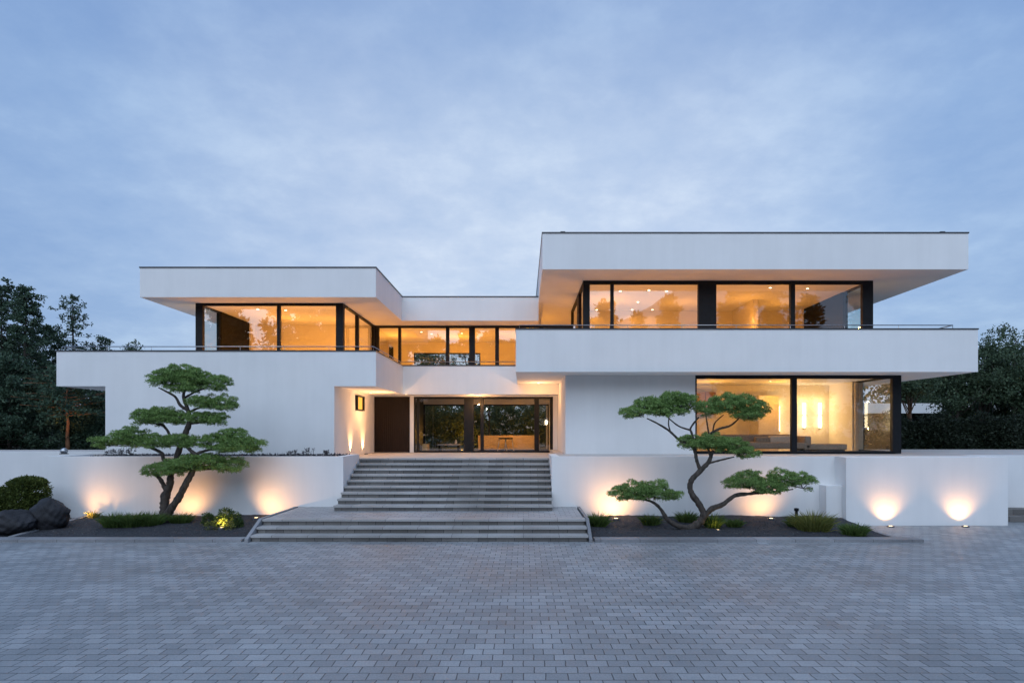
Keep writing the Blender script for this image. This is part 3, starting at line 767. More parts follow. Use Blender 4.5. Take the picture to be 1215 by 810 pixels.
# soffit downlights over the door and entrance, with fill hung below
downlight(-4.9, 26.1, LZ0, 'downlight in the soffit above the front door', 'soffit downlights', 0)
point((-5.75, 24.7, LZ0 - 0.6), 70, UP, 0.03)  # fill light added to warm the entrance side wall
downlight(-6.1, 24.9, LZ0, 'downlight in the soffit beside the small amber window', 'soffit downlights', 0)
point((-2.0, 26.7, LZ0 - 0.35), 42, UP, 0.06)
downlight(-2.0, 26.75, LZ0, 'downlight in the soffit above the left entrance glass', 'soffit downlights', 0)
point((0.6, 25.4, RZ0 - 0.45), 46, UP, 0.06)
downlight(0.6, 25.4, RZ0 - 0.001, 'downlight in the balcony soffit right of the stairs', 'soffit downlights', 0)
# little bollard in the right bed
bx = X(945, 19.0)
t = thing('bollard_light', 'small black unlit bollard at right end of planting bed', 'bollard', (bx, 19.0, 0.18))
MB().lathe((bx, 19.0, 0.15), [(0.045, 0), (0.045, 0.26), (0.03, 0.27)], 12).build('post', M['frame'], t)
MB().lathe((bx, 19.0, 0.15), [(0.03, 0.27), (0.07, 0.28), (0.07, 0.36), (0.001, 0.37)], 12).build('cap', M['frame'], t)
# small spherical lamp on far-left wall
t = thing('wall_top_lamp', 'small steel dome lamp on top of the garden wall, far left', 'lamp', (X(76, 21.2), 21.2, 2.0))
MB().lathe((X(76, 22.0), 22.0, WT - 0.012), [(0.10, 0), (0.10, 0.06), (0.12, 0.08), (0.11, 0.15), (0.06, 0.2), (0.001, 0.22)], 16).build('dome', M['steel'], t)
MB().lathe((X(76, 22.0), 22.0, WT - 0.012), [(0.14, 0.0), (0.14, 0.02), (0.10, 0.025)], 16).build('base', M['frame'], t)

# ================================================================== PLANTS
def zbed(y, hi=0.21): return 0.05 + (hi - 0.05) * (y - 16.45) / (WY - 16.45)

def lumpy(P, k=7.0, amp=0.12):
    return 1 + amp * np.sin(P[:, 0] * k + 1.7) * np.cos(P[:, 1] * k * 0.9 + 0.4) + amp * 0.8 * np.sin(P[:, 2] * k * 1.6 + P[:, 0] * k * 1.1)

def pad_mesh(lobes, dens=1.0, ln=0.072, w=0.014):
    """flattened cloud pad: many small tufts on lumpy domes.  lobes: (x, y, z, rx, ry, rz)"""
    parts = []
    for (cx, cy, cz, rx, ry, rz) in lobes:
        # each lobe is made of small mounds
        # mounds spread evenly over the pad, each a small dome of tufts with gaps between
        cand = []
        sp = 0.150
        for _ in range(900):
            q = (random.uniform(-1, 1), random.uniform(-1, 1), random.uniform(-0.75, 1.0))
            if q[0] ** 2 + q[1] ** 2 + (q[2] if q[2] > 0 else q[2] * 1.1) ** 2 > 1: continue
            p = (cx + q[0] * max(rx - .02, .6 * rx), cy + q[1] * ry, cz + q[2] * rz * 1.12)
            if all((p[0] - c[0]) ** 2 + (p[1] - c[1]) ** 2 + ((p[2] - c[2]) * 1.5) ** 2 > sp * sp for c in cand): cand.append(p)
        cand = [c for c in cand if random.random() > (0.34 if c[2] < cz else 0.12)]
        C = np.array(cand) + rng.normal(0, 0.02, (len(cand), 3)); nm = len(C)
        mr = rng.uniform(0.065, 0.135, nm)
        nt_ = int(150 * dens)
        D = rand_dirs(nm * nt_); D[:, 2] = np.where(D[:, 2] < -0.35, -D[:, 2] * 0.5, D[:, 2]); D = unit(D)
        Cc = np.repeat(C, nt_, 0); rr = np.repeat(mr, nt_)[:, None]
        P = Cc + D * rr * np.array([1.1, 1.1, 0.68]) * rng.uniform(0.5, 1.0, (nm * nt_, 1))
        tang = rand_dirs(len(P)); tang = unit(tang - D * np.sum(tang * D, 1, keepdims=True))
        DD = unit(D * 0.55 + tang * 0.75 + np.array([0, 0, 0.15]))
        parts.append(blades(P, DD, ln * rng.uniform(0.55, 1.1, len(P)), w * rng.uniform(0.7, 1.4, len(P)), unit(D + rand_dirs(len(P)) * 0.35)))
    return join_np(parts)

def tree_from_plan(name, label, cat, d, z0, base_px, zoomf, limbs, pads, dens=1.0, mat='bonsai', yoff=None):
    bx = X(base_px, d)
    t = thing(name, label, cat, (bx, d, z0))
    m = MB()
    for pts in limbs:
        P, rr = [], []
        for q in pts:
            px, py = zoomf(q[0], q[1]); yy = d + (q[3] if len(q) > 3 else 0)
            P.append((X(px, yy), yy, Z(py, yy))); rr.append(q[2] * 0.65 * d / F)
        P, rr = smooth_path(P, rr, 6)
        m.tube(P, [q * random.uniform(.9, 1.12) for q in rr], 12, 0, 0.13)
    for k, lobes in enumerate(pads):
        LL = []
        for (zx, zy, rx, rz, oy) in lobes:
            px, py = zoomf(zx, zy); s = (d + oy) / F; sc = zoomf(1, 0)[0] - zoomf(0, 0)[0]
            LL.append((X(px, d + oy), d + oy, Z(py, d + oy), rx * sc * s, max(0.22, rx * sc * s * 0.85), rz * sc * s))
        V, Fc = pad_mesh(LL, dens)
        np_mesh('foliage_pad', V, Fc, M[mat], t)
        # twigs fanning out under each lobe, joined to a branchlet that runs through the pad
        mid = [(l[0], l[1], l[2] - l[5] * 0.55) for l in LL]
        if len(mid) > 1: m.tube(mid, 0.011, 6)
        for l, c in zip(LL, mid):
            for _ in range(9):
                a = random.uniform(0, 6.28); q = random.uniform(.35, .85)
                e = (l[0] + l[3] * q * math.cos(a), l[1] + l[4] * q * math.sin(a), l[2] + l[5] * random.uniform(-.35, .3))
                h_ = ((c[0] + e[0]) / 2 + random.gauss(0, .02), (c[1] + e[1]) / 2, (c[2] + e[2]) / 2 - .03)
                m.tube([c, h_, e], [0.010, 0.007, 0.004], 5)
    m.build('trunk', M['bark'], t)
    return t

zfL = lambda a, c: (100 + a / 3.523, 420 + c / 3.523)
limbsL = [
    [(345, 715, 11.5), (335, 690, 9.2), (335, 640, 7.6), (340, 590, 7.0), (358, 545, 6.2, -.02), (362, 505, 5.0), (380, 450, 4.6, .05), (402, 385, 4.8, .05), (425, 325, 5.0, .02), (440, 280, 4.2), (432, 230, 3.2), (415, 185, 2.6), (418, 150, 2.0)],
    [(338, 690, 8.5), (360, 650, 6.4, -.05), (395, 600, 6.0, -.08), (428, 535, 5.6, -.1), (455, 485, 4.8, -.1), (470, 430, 3.6, -.1), (440, 398, 3.0, -.05), (415, 372, 2.8, 0)],
    [(348, 580, 4.2), (325, 535, 3.8, -.05), (305, 508, 3.0, -.1), (280, 495, 1.8, -.12)],
    [(380, 455, 3.4, .03), (335, 445, 3.2, 0), (325, 415, 3.0, 0), (295, 398, 2.6, -.05), (255, 382, 2.0, -.1), (190, 375, 1.5, -.1), (100, 378, 1.0, -.1)],
    [(408, 370, 3.2, .03), (365, 350, 2.6, .05), (345, 315, 2.2, .1), (320, 295, 1.8, .1), (260, 285, 1.1, .1)],
    [(432, 235, 2.8), (400, 212, 2.4, -.05), (380, 178, 2.0, -.1), (340, 155, 1.5, -.1), (310, 140, 1.0, -.1)],
    [(436, 290, 3.2), (480, 285, 2.2, .05), (540, 275, 1.4, .1)],
    [(434, 245, 2.6), (470, 228, 2.0, .05), (520, 215, 1.5, .1), (590, 212, .9, .1)],
    [(460, 420, 3.0, -.1), (520, 400, 2.2, .05), (600, 395, 1.6, .1), (680, 398, 1.0, .1)],
    [(458, 478, 3.0, -.1), (510, 480, 2.0, 0), (590, 478, 1.2, .05)],
    [(416, 185, 2.2), (450, 165, 1.6, .05), (510, 140, 1.0, .1)],
]
padsL = [
    [(345, 112, 72, 34, -.1), (400, 88, 92, 34, .0), (470, 105, 70, 32, .1), (555, 122, 56, 34, .1), (430, 140, 80, 26, 0)],
    [(500, 205, 70, 24, .1), (580, 212, 62, 27, .15)],
    [(270, 270, 74, 32, .1), (330, 262, 84, 34, .1), (395, 275, 50, 26, .05)],
    [(480, 268, 52, 22, .05), (545, 272, 55, 25, .1)],
    [(200, 345, 62, 34, -.1), (130, 362, 58, 28, -.1), (72, 371, 42, 20, -.15), (225, 372, 60, 22, -.1)],
    [(305, 370, 56, 26, -.1), (395, 368, 62, 28, 0), (445, 366, 34, 20, 0)],
    [(550, 370, 66, 32, .1), (625, 352, 62, 36, .1), (680, 382, 76, 28, .1), (610, 395, 70, 18, .05)],
    [(305, 492, 52, 30, -.15), (372, 480, 62, 34, -.15), (440, 462, 72, 34, -.1), (520, 452, 66, 28, -.05), (605, 468, 66, 30, 0)],
]
tree_from_plan('bonsai_tree', 'tall forked cloud-pruned pine standing left of the stairs', 'tree', 18.5, 0.18, 197, zfL, limbsL, padsL, 1.0)

zfR = lambda a, c: (650 + a / 3.574, 450 + c / 3.574)
limbsR = [
    [(560, 640, 6.0, -.1), (615, 625, 7.2), (650, 598, 7.0), (660, 570, 6.2), (640, 525, 5.6, .02), (606, 475, 5.2, .02), (608, 430, 5.0), (645, 388, 4.6), (680, 352, 3.8), (692, 325, 3.0, .05), (700, 300, 2.2, .05)],
    [(650, 600, 5.0), (690, 552, 4.8, -.08), (740, 530, 4.4, -.1), (795, 492, 3.6, -.12), (860, 484, 2.6, -.15), (940, 478, 1.8, -.15), (1040, 465, 1.0, -.15)],
    [(600, 632, 5.0, -.1), (545, 618, 4.4, -.15), (505, 590, 3.8, -.2), (478, 548, 3.0, -.2), (445, 520, 2.4, -.2), (400, 508, 1.6, -.2), (330, 505, 1.0, -.2)],
    [(648, 385, 3.4), (632, 345, 3.0, 0), (622, 300, 2.8, .05), (598, 270, 2.4, .05), (560, 258, 2.4, .1), (515, 218, 2.0, .1), (462, 185, 1.6, .1), (420, 165, 1.0, .1)],
    [(622, 300, 2.4, .05), (612, 235, 2.2, .08), (606, 205, 1.8, .1), (640, 160, 1.2, .1)],
    [(606, 215, 1.8, .1), (560, 200, 1.5, .1), (525, 175, 1.1, .1), (500, 150, .8, .1)],
    [(690, 330, 2.4, .05), (676, 250, 2.2, .1), (720, 212, 2.2, .1), (775, 195, 1.8, .1), (810, 165, 1.2, .1)],
    [(684, 240, 1.7, .1), (676, 190, 1.4, .1), (670, 150, .9, .1)],
    [(700, 225, 1.6, .1), (708, 185, 1.3, .1), (745, 150, .8, .1)],
    [(672, 358, 2.2), (720, 345, 1.7, -.05), (790, 328, 1.1, -.05)],
    [(520, 222, 1.5, .1), (512, 190, 1.2, .1), (515, 150, .8, .1)],
]
padsR = [
    [(365, 145, 66, 24, .0), (440, 118, 84, 34, .1), (530, 98, 80, 38, .15), (590, 108, 62, 36, .1), (500, 138, 84, 24, .1), (425, 102, 50, 22, .15)],
    [(690, 128, 54, 28, .1), (760, 108, 80, 36, .15), (835, 108, 70, 34, .1), (895, 136, 46, 26, .1), (840, 152, 60, 24, .05)],
    [(625, 270, 70, 28, .05), (700, 268, 80, 32, .1), (775, 288, 76, 32, -.05), (845, 315, 48, 26, -.1)],
    [(315, 488, 54, 28, -.2), (375, 475, 68, 36, -.2), (445, 482, 76, 34, -.2), (530, 492, 40, 22, -.2), (488, 445, 16, 14, -.2)],
    [(785, 444, 44, 22, -.1), (850, 435, 70, 42, -.15), (930, 455, 84, 38, -.15), (1000, 425, 72, 36, -.1), (1082, 440, 54, 38, -.1)],
]
tree_from_plan('bonsai_tree', 'leaning cloud-pruned pine with low spreading branches right of the stairs', 'tree', 17.6, 0.12, 828, zfR, limbsR, padsR, 1.0)

def tuft(px, py_base, w_px, h_px, label, name='grass_clump', cat='grass clump', mat='grass', n=420, group='grass clumps in the planting beds', zhi=0.21, y=None):
    # place on the bed: search the depth whose bed height matches the base line
    if y is None:
        y = 17.5
        for _ in range(20): y = (EYE - zbed(y, zhi)) * F / (py_base - CY)
        y = min(max(y, 16.6), 19.3)
    x = X(px, y); z = zbed(y, zhi) - 0.01
    s = y / F; rw, hh = w_px * s / 2, h_px * s
    t = thing(name, label, cat, (x, y, z), group)
    a = rng.uniform(0, 6.28, n); r = np.sqrt(rng.uniform(0, 1, n)) * 0.75
    P = np.stack([x + rw * r * np.cos(a), y + rw * 0.8 * r * np.sin(a), np.full(n, z)], 1)
    out = np.stack([np.cos(a) * r, np.sin(a) * r, np.zeros(n)], 1)
    D = unit(out * rng.uniform(0.3, 1.0, (n, 1)) + np.array([0, 0, 1.0]) + rng.normal(size=(n, 3)) * 0.22)
    ln = hh * rng.uniform(0.55, 1.1, n)
    # two segment arching blades
    side = unit(np.cross(D, rand_dirs(n))); wd = 0.011 * rng.uniform(0.7, 1.3, n)[:, None]
    mid = P + D * ln[:, None] * 0.6; tip = mid + unit(D + out * 0.9 + np.array([0, 0, -0.35])) * ln[:, None] * 0.5
    V = np.stack([P - side * wd, P + side * wd, mid + side * wd, mid - side * wd, tip], 1).reshape(-1, 3)
    k = 5 * np.arange(n)[:, None]
    Fc = np.concatenate([k + np.array([0, 1, 2]), k + np.array([0, 2, 3]), k + np.array([3, 2, 4])])
    np_mesh('blades', V, Fc, M[mat], t)
    return t
tuft(137, 624, 34, 17, 'fresh green grass clump at left end of the left bed', n=520)
tuft(158, 624, 34, 18, 'dense green grass clump between the leftmost clump and bonsai trunk', n=520)
tuft(178, 623, 32, 17, 'green grass clump touching the left side of left bonsai trunk', n=480)
tuft(214, 620, 28, 13, 'short green grass clump right of the left bonsai trunk', n=360)
tuft(111, 614, 13, 10, 'tiny yellow green plant beside the far left kerb strip', mat='yellowgrass', n=90)
tuft(709, 624, 26, 17, 'bright green grass clump beside the lower steps, right bed', n=420, zhi=.2)
tuft(772, 622, 24, 13, 'small green grass clump under the low left bonsai branch', n=340, zhi=.2)
tuft(815, 619, 24, 14, 'green grass clump behind the right bonsai root', n=340, zhi=.2)
tuft(846, 626, 20, 18, 'light green grass clump right of the right bonsai trunk', n=340, zhi=.2)
tuft(871, 624, 22, 10, 'low dull green grass clump between right bonsai and spotlight', n=280, zhi=.2)
tuft(965, 629, 46, 24, 'large spiky yellow green clump near the black bollard', mat='yellowgrass', n=620, zhi=.2)
tuft(945, 625, 22, 14, 'dark green clump just left of the large spiky clump', n=260, zhi=.2)
tuft(1014, 635, 32, 16, 'round bright grass clump at the right end of right bed', n=520, zhi=.2)

def bush_mesh(lobes, leaf, n_per, squash=1.0, up=0.3, shell=0.55):
    parts = []
    for (cx, cy, cz, rx, ry, rz) in lobes:
        D = rand_dirs(n_per)
        rad = (shell + (1 - shell) * rng.uniform(0, 1, n_per))[:, None]
        C = np.array([cx, cy, cz])
        P0 = D * np.array([rx, ry, rz])
        P = C + P0 * rad * lumpy(P0 + C, 9.0 / max(rx, 0.3) * 0.5, 0.10)[:, None]
        DD = unit(D * 0.8 + rand_dirs(n_per) * 0.8 + np.array([0, 0, up]))
        parts.append(blades(P, DD, leaf * rng.uniform(0.7, 1.3, n_per), leaf * 0.55 * rng.uniform(0.7, 1.2, n_per)))
    return join_np(parts)

def shrub(name, label, cat, lobes, leaf, n_per, mat, z0, group=None, stem=True, shell=0.55):
    cx = sum(l[0] for l in lobes) / len(lobes); cy = sum(l[1] for l in lobes) / len(lobes)
    t = thing(name, label, cat, (cx, cy, z0), group)
    V, Fc = bush_mesh(lobes, leaf, n_per, shell=shell)
    np_mesh('foliage', V, Fc, M[mat], t)
    if stem:
        m = MB()
        for l in lobes[:6]:
            m.tube([(cx, cy, z0 - 0.02), ((cx + l[0]) / 2, (cy + l[1]) / 2, (z0 + l[2]) / 2), (l[0], l[1], l[2])], [0.03, 0.022, 0.012], 6)
        m.build('stem', M['bark'], t)
    return t
# round shrub lit yellow, left bed
def lobe(px, py, d, rpx, rzpx=None, ry=None):
    s = d / F
    return (X(px, d), d, Z(py, d), rpx * s, (ry or rpx * 0.9 * s), (rzpx or rpx) * s)
shrub('round_shrub', 'rounded leafy shrub lit yellow from below, left of stairs', 'shrub',
      [lobe(268, 611, 18.0, 9), lobe(277, 617, 17.9, 10), lobe(262, 619, 17.9, 9), lobe(247, 616, 18.1, 8), lobe(282, 622, 17.8, 7)], 0.05, 900, 'shrub', 0.12)
shrub('yellow_shrub', 'small yellow leaved plant glowing over its spotlight', 'shrub',
      [lobe(249, 625, 17.5, 6, 7), lobe(262, 623, 17.62, 7, 8), lobe(272, 624, 17.55, 6, 7)], 0.05, 180, 'yellowgrass', 0.10)
# topiary at far left
shrub('topiary_shrub', 'dark round clipped topiary dome behind the boulders', 'shrub',
      [lobe(31, 587, 18.6, 25, 21), lobe(30, 599, 18.5, 24, 17), lobe(40, 602, 18.5, 15, 12), lobe(32, 574, 18.6, 18, 8)], 0.06, 6500, 'topiary', 0.08, shell=0.72)
shrub('topiary_shrub', 'dark clipped mound cut by the left picture edge', 'shrub',
      [lobe(-4, 596, 18.2, 20, 17), lobe(-14, 604, 18.2, 20, 18), lobe(6, 606, 18.2, 13, 11)], 0.06, 6500, 'topiary', 0.08, shell=0.72)

def boulder(label, px0, px1, py0, py1, d, seed, ry=None):
    r_ = random.Random(seed)
    s = d / F
    cx, cz = X((px0 + px1) / 2, d), Z((py0 + py1) / 2, d)
    rx, rz = (px1 - px0) / 2 * s, (py1 - py0) / 2 * s
    ry = ry or rx * 0.75
    import bmesh
    bm = bmesh.new(); bmesh.ops.create_icosphere(bm, subdivisions=5, radius=1)
    ph = [r_.uniform(0, 6.28) for _ in range(9)]
    planes = [(Vector((r_.uniform(-1, 1), r_.uniform(-1, 1), r_.uniform(-.4, 1))).normalized(), r_.uniform(0.66, 0.88)) for _ in range(13)]
    for v in bm.verts:
        p = v.co.copy()
        for nrm, dd in planes:
            q = p.dot(nrm)
            if q > dd: p -= nrm * (q - dd) * 0.8
        k = 1 + 0.05 * math.sin(3 * p.x + ph[0]) * math.sin(4 * p.y + ph[1]) + 0.03 * math.sin(9 * p.z + ph[2] + 4 * p.x) + 0.012 * math.sin(21 * p.x + ph[3]) * math.sin(19 * p.z + ph[4])
        p *= k
        k2 = 0.03 * math.sin(13 * p.x + 7 * p.y + ph[5]) * math.sin(11 * p.z - 6 * p.y + ph[6]) + 0.018 * math.sin(29 * p.y + ph[7]) * math.sin(31 * p.x + 17 * p.z + ph[8])
        p *= 1 + k2
        v.co = Vector((p.x * rx * 1.02, p.y * ry, p.z * rz * 1.04))
    o = MB().add([(v.co.x + cx, v.co.y + d, v.co.z + cz) for v in bm.verts], [[v.index for v in f.verts] for f in bm.faces], 0, True)
    bm.free()
    o = o.build('boulder', M['boulder']); tag(o, label, 'boulder')
    return o
boulder('tall dark basalt boulder right of its lower neighbour', 37, 82, 590, 630, 17.6, 3)
boulder('low dark basalt boulder at the left picture edge', -12, 40, 604, 634, 17.1, 9)

# plants on top of the left garden wall
n_ = 5200
P = np.stack([rng.uniform(-13.9, -5.95, n_), rng.uniform(19.9, 21.4, n_), rng.uniform(1.96, 2.06, n_)], 1)
V, Fc = blades(P, unit(rand_dirs(n_) + np.array([0, 0, .8])), rng.uniform(0.05, 0.10, n_), 0.03)
gc = np_mesh('ground_cover', V, Fc, M['purple']); gc['kind'] = 'stuff'; tag(gc, 'dark low ground cover planted along the top of left garden wall', 'ground cover')
def sprig(px, h, label):
    y = 20.6; x = X(px, y); n = 70
    t = thing('flower_plant', label, 'plant', (x, y, 1.98), 'flowering plants on the left garden wall')
    m = MB(); Ps, Ds = [], []
    for k in range(7):
        a = random.uniform(0, 6.28); o = random.uniform(0.04, 0.2)
        tip = (x + o * math.cos(a), y + o * math.sin(a), 2.0 + h * random.uniform(0.6, 1))
        m.tube([(x, y, 1.97), ((x + tip[0]) / 2, (y + tip[1]) / 2, 2 + h * 0.5), tip], [0.006, 0.005, 0.003], 5)
        for _ in range(16):
            Ps.append((tip[0] + random.gauss(0, .018), tip[1] + random.gauss(0, .018), tip[2] + random.uniform(-h * 0.35, 0.02)))
    m.build('stalks', M['bark'], t)
    Ps = np.array(Ps)
    V, Fc = blades(Ps, rand_dirs(len(Ps)), 0.05, 0.025)
    np_mesh('petals', V, Fc, M['purple'], t)
sprig(131, .26, 'purple flower stalk leftmost on the garden wall')
sprig(143, .24, 'purple flower stalk right of the leftmost one on garden wall')
sprig(156, .30, 'purple flower stalk on the wall left of the bonsai crown')
sprig(347, .22, 'purple flower stalk on the wall right of the bonsai')
sprig(366, .32, 'tallest purple flower stalk on the wall near the entrance corner')
sprig(387, .22, 'purple flower stalk on the wall closest to the entrance corner')

# ---- background trees
def leaf_cloud(C, rad, n, leaf, flat=1.0, asp=0.6):
    m = len(C)
    P = np.repeat(C, n, 0) + rand_dirs(m * n) * np.repeat(rad, n)[:, None] * (rng.uniform(0, 1, (m * n, 1)) ** 0.5) * np.array([1, 1, flat])
    return blades(P, unit(rand_dirs(m * n) + np.array([0, 0, .25])), leaf * rng.uniform(.6, 1.3, m * n), leaf * asp * rng.uniform(.7, 1.3, m * n))

def conifer(label, x, y, z0, h, r, seed, nb=70, start=0.12, leaf=0.15, n=40, bark='bark', name='conifer_tree', group='dark trees left of the house', mat='conifer', lean=0.0, clump=0.42, taper=0.75, top=None):
    rd = random.Random(seed)
    t = thing(name, label, 'tree', (x, y, z0), group)
    m = MB()
    tr = max(0.10, h * 0.016)
    trunk = [(x + lean * (k / 8) ** 2 + rd.uniform(-.06, .06) * (k > 0), y + rd.uniform(-.06, .06) * (k > 0), z0 - 0.1 + (h * 0.98) * k / 8) for k in range(9)]
    m.tube(trunk, [tr * (1 - 0.9 * k / 8) for k in range(9)], 9, 0, 0.08)
    C, rads = [], []
    for b_ in range(nb):
        u = start + (1 - start) * ((b_ + rd.random()) / nb)
        a = b_ * 2.399 + rd.uniform(-.5, .5)
        Lb = r * ((1 - u) ** taper * 1.05 + 0.08) * rd.uniform(0.55, 1.12)
        zb = z0 + h * u; xb = x + lean * u * u
        rise = rd.uniform(-0.10, 0.28)
        pts = [(xb, y, zb), (xb + Lb * .5 * math.cos(a), y + Lb * .5 * math.sin(a), zb + Lb * rise * .4), (xb + Lb * math.cos(a), y + Lb * math.sin(a), zb + Lb * rise)]
        m.tube(pts, [max(.014, tr * .32 * (1 - u * .7)), max(.01, tr * .2 * (1 - u)), .008], 5)
        nc = max(2, int(Lb / 0.42))
        for k in range(nc):
            f = 0.3 + 0.7 * (k + rd.random() * .6) / nc
            C.append((xb + Lb * f * math.cos(a) + rd.gauss(0, .16), y + Lb * f * math.sin(a) + rd.gauss(0, .16), zb + Lb * rise * f + rd.gauss(0, .10)))
            rads.append(clump * rd.uniform(.55, 1.15) * (1 - 0.35 * u))
    m.build('trunk', M[bark], t)
    V, Fc = leaf_cloud(np.array(C), np.array(rads), n, leaf, 0.62)
    np_mesh('crown', V, Fc, M[mat], t)
    return t

def broadleaf(label, x, y, z0, h, r, seed, nclump=220, leaf=0.135, n=48, base=0.2, name='broadleaf_tree', group='dark trees right of the house', mat='broad', cr=0.5):
    rd = random.Random(seed); 
    t = thing(name, label, 'tree', (x, y, z0), group)
    m = MB(); tr = max(.08, h * .018)
    m.tube([(x, y, z0 - .1), (x + rd.uniform(-.15, .15), y, z0 + h * .35), (x + rd.uniform(-.2, .2), y, z0 + h * .65), (x, y, z0 + h * .9)], [tr, tr * .8, tr * .5, tr * .15], 9, 0, .08)
    lobes = []
    for k in range(11):
        u = base + (1 - base) * rd.random()
        prof = math.sin(math.pi * min(1, max(0.08, (u - base) / (1 - base) * .86 + .12))) ** .7
        a = rd.uniform(0, 6.28)
        o = r * prof * rd.uniform(.25, .75)
        c = (x + o * math.cos(a), y + o * math.sin(a), z0 + h * (base + (1 - base) * u * .88))
        lobes.append((c, r * rd.uniform(.35, .55)))
        m.tube([(x, y, z0 + h * max(.15, u * .55)), ((x + c[0]) / 2, (y + c[1]) / 2, (z0 + h * u * .55 + c[2]) / 2), c], [tr * .4, tr * .25, .012], 6)
    m.build('trunk', M['bark'], t)
    C, rads = [], []
    for k in range(nclump):
        c, lr = lobes[k % len(lobes)]
        v = Vector((rd.gauss(0, 1), rd.gauss(0, 1), rd.gauss(0, 1))).normalized() * lr * rd.uniform(.5, 1.1)
        C.append((c[0] + v.x, c[1] + v.y, c[2] + v.z * .85)); rads.append(cr * rd.uniform(.5, 1.1))
    V, Fc = leaf_cloud(np.array(C), np.array(rads), n, leaf, .8)
    np_mesh('crown', V, Fc, M[mat], t)
    return t

GZ = 1.86
conifer('tall dark conifer cut by the left picture edge', X(2, 36), 36, GZ, Z(338, 36) - GZ, 2.9, 1, 120, taper=.45, n=50)
conifer('dark conifer with two pointed tops beside the leftmost conifer', X(30, 34), 34, GZ, Z(341, 34) - GZ, 2.0, 2, 100, taper=.6, n=46)
conifer('slender loose conifer standing alone left of the roof', X(86, 40), 40, GZ, Z(352, 40) - GZ, 2.6, 3, 84, taper=.55, n=26, leaf=.15)
conifer('bushy dark conifer low between two taller conifers', X(55, 38), 38, GZ, Z(388, 38) - GZ, 2.4, 4, 90, taper=.5, n=44)
conifer('short dark conifer top showing above the left balcony', X(122, 42), 42, GZ, Z(400, 42) - GZ, 1.9, 5, 60, taper=.5, n=32)
conifer('dark pine filling the gap at left behind the wall', X(12, 30), 30, GZ, Z(425, 30) - GZ, 2.3, 6, 90, start=.03, taper=.4, n=50)
broadleaf('small round treetop just above the left balcony rail', X(157, 44), 44, GZ, Z(402, 44) - GZ, 1.3, 8, 120, group='dark trees left of the house')
# red-barked pine under the balcony overhang
conifer('pine with lit orange bark under the left balcony overhang', X(80, 30), 30, GZ, Z(438, 30) - GZ, 2.5, 21, 40, start=.42, leaf=.16, n=30, bark='pinebark', name='pine_tree', taper=.3, clump=.45)
spot((X(84, 29), 28.2, GZ + 0.1), (X(80, 30), 30, 4.0), 130, 60, 1, (1, .48, .15))
for i, (px, d, top, rr, lab) in enumerate([(-12, 31, 470, 60, 'dark shrub behind the boundary wall at the left picture edge'), (40, 33, 478, 46, 'dark shrub between the left pine and the lit orange trunk'),
                                     (100, 31, 476, 30, 'dark shrub right of the orange trunk, below the balcony'), (65, 38, 455, 50, 'tall dark shrub in shade behind the orange trunk')]):
    s = d / F
    lobes = [(X(px + rr * (random.random() - .5) * 1.1, d), d + random.uniform(-.5, .5), GZ + (Z(top, d) - GZ) * q, rr * s * .55, rr * s * .55, (Z(top, d) - GZ) * .32) for q in (.25, .35, .5, .6, .72)]
    shrub('garden_shrub', lab, 'shrub', lobes, .13, 1500, 'conifer', GZ, 'dark shrubs left of the house')

# right side
broadleaf('tall dark leafy tree cut by the right picture edge', X(1206, 33), 33, GZ, Z(386, 33) - GZ, 2.6, 31, 300, n=46)
broadleaf('slender dark leafy tree just right of the balcony end', X(1166, 34), 34, GZ, Z(404, 34) - GZ, 1.6, 32, 150, base=.3)
broadleaf('dark leafy tree below the balcony end at right', X(1135, 33), 33, GZ, Z(436, 33) - GZ, 2.2, 33, 190, base=.42)
broadleaf('low leafy tree with warm-lit leaves beside the living room corner', X(1080, 31), 31, GZ, Z(448, 31) - GZ, 1.5, 34, 120, base=.62)
broadleaf('far dark tree rising behind the white edged neighbouring house', X(1098, 52), 52, GZ, Z(445, 52) - GZ, 3.6, 36, 300, base=.1, cr=.8, leaf=.2)
broadleaf('far dark tree between the slender tree and the right edge', X(1188, 40), 40, GZ, Z(420, 40) - GZ, 2.4, 35, 150, base=.35)
spot((X(1085, 30), 29.4, GZ + 0.2), (X(1080, 31), 31, 4.3), 50, 70, 1, (1, .5, .16))
for i, (px, d, top, rr, lab) in enumerate([(1135, 35, 476, 24, 'dark shrub above the hedge below the slender right tree'), (1165, 36, 462, 26, 'dark shrub behind the hedge between two right trees'), (1196, 35, 456, 26, 'dark shrub behind the hedge at the right picture edge')]):
    s = d / F
    lobes = [(X(px + rr * (random.random() - .5) * 1.3, d), d + random.uniform(-.5, .5), GZ + (Z(top, d) - GZ) * q, rr * s * .7, rr * s * .6, (Z(top, d) - GZ) * .3) for q in (.3, .45, .55, .68, .75)]
    shrub('garden_shrub', lab, 'shrub', lobes, .15, 1000, 'broad', GZ, 'dark shrubs right of the house')
# far-off wood closing the horizon
parts = []; rd = random.Random(77)
for k in range(60):
    x = -100 + k * 3.4 + rd.uniform(-1.5, 1.5); y = 78 + rd.uniform(-5, 5); h = rd.uniform(4.5, 7.5)
    C = np.array([(x + rd.gauss(0, 1.6), y + rd.gauss(0, 1.2), GZ + h * rd.uniform(.05, 1) ** .8) for _ in range(34)])
    parts.append(leaf_cloud(C, np.array([rd.uniform(.7, 1.4) for _ in range(34)]), 16, .5, .8))
V, Fc = join_np(parts)
fw = np_mesh('far_wood', V, Fc, M['conifer']); fw['kind'] = 'stuff'; tag(fw, 'dark far-off wood along the horizon behind the house', 'woodland')
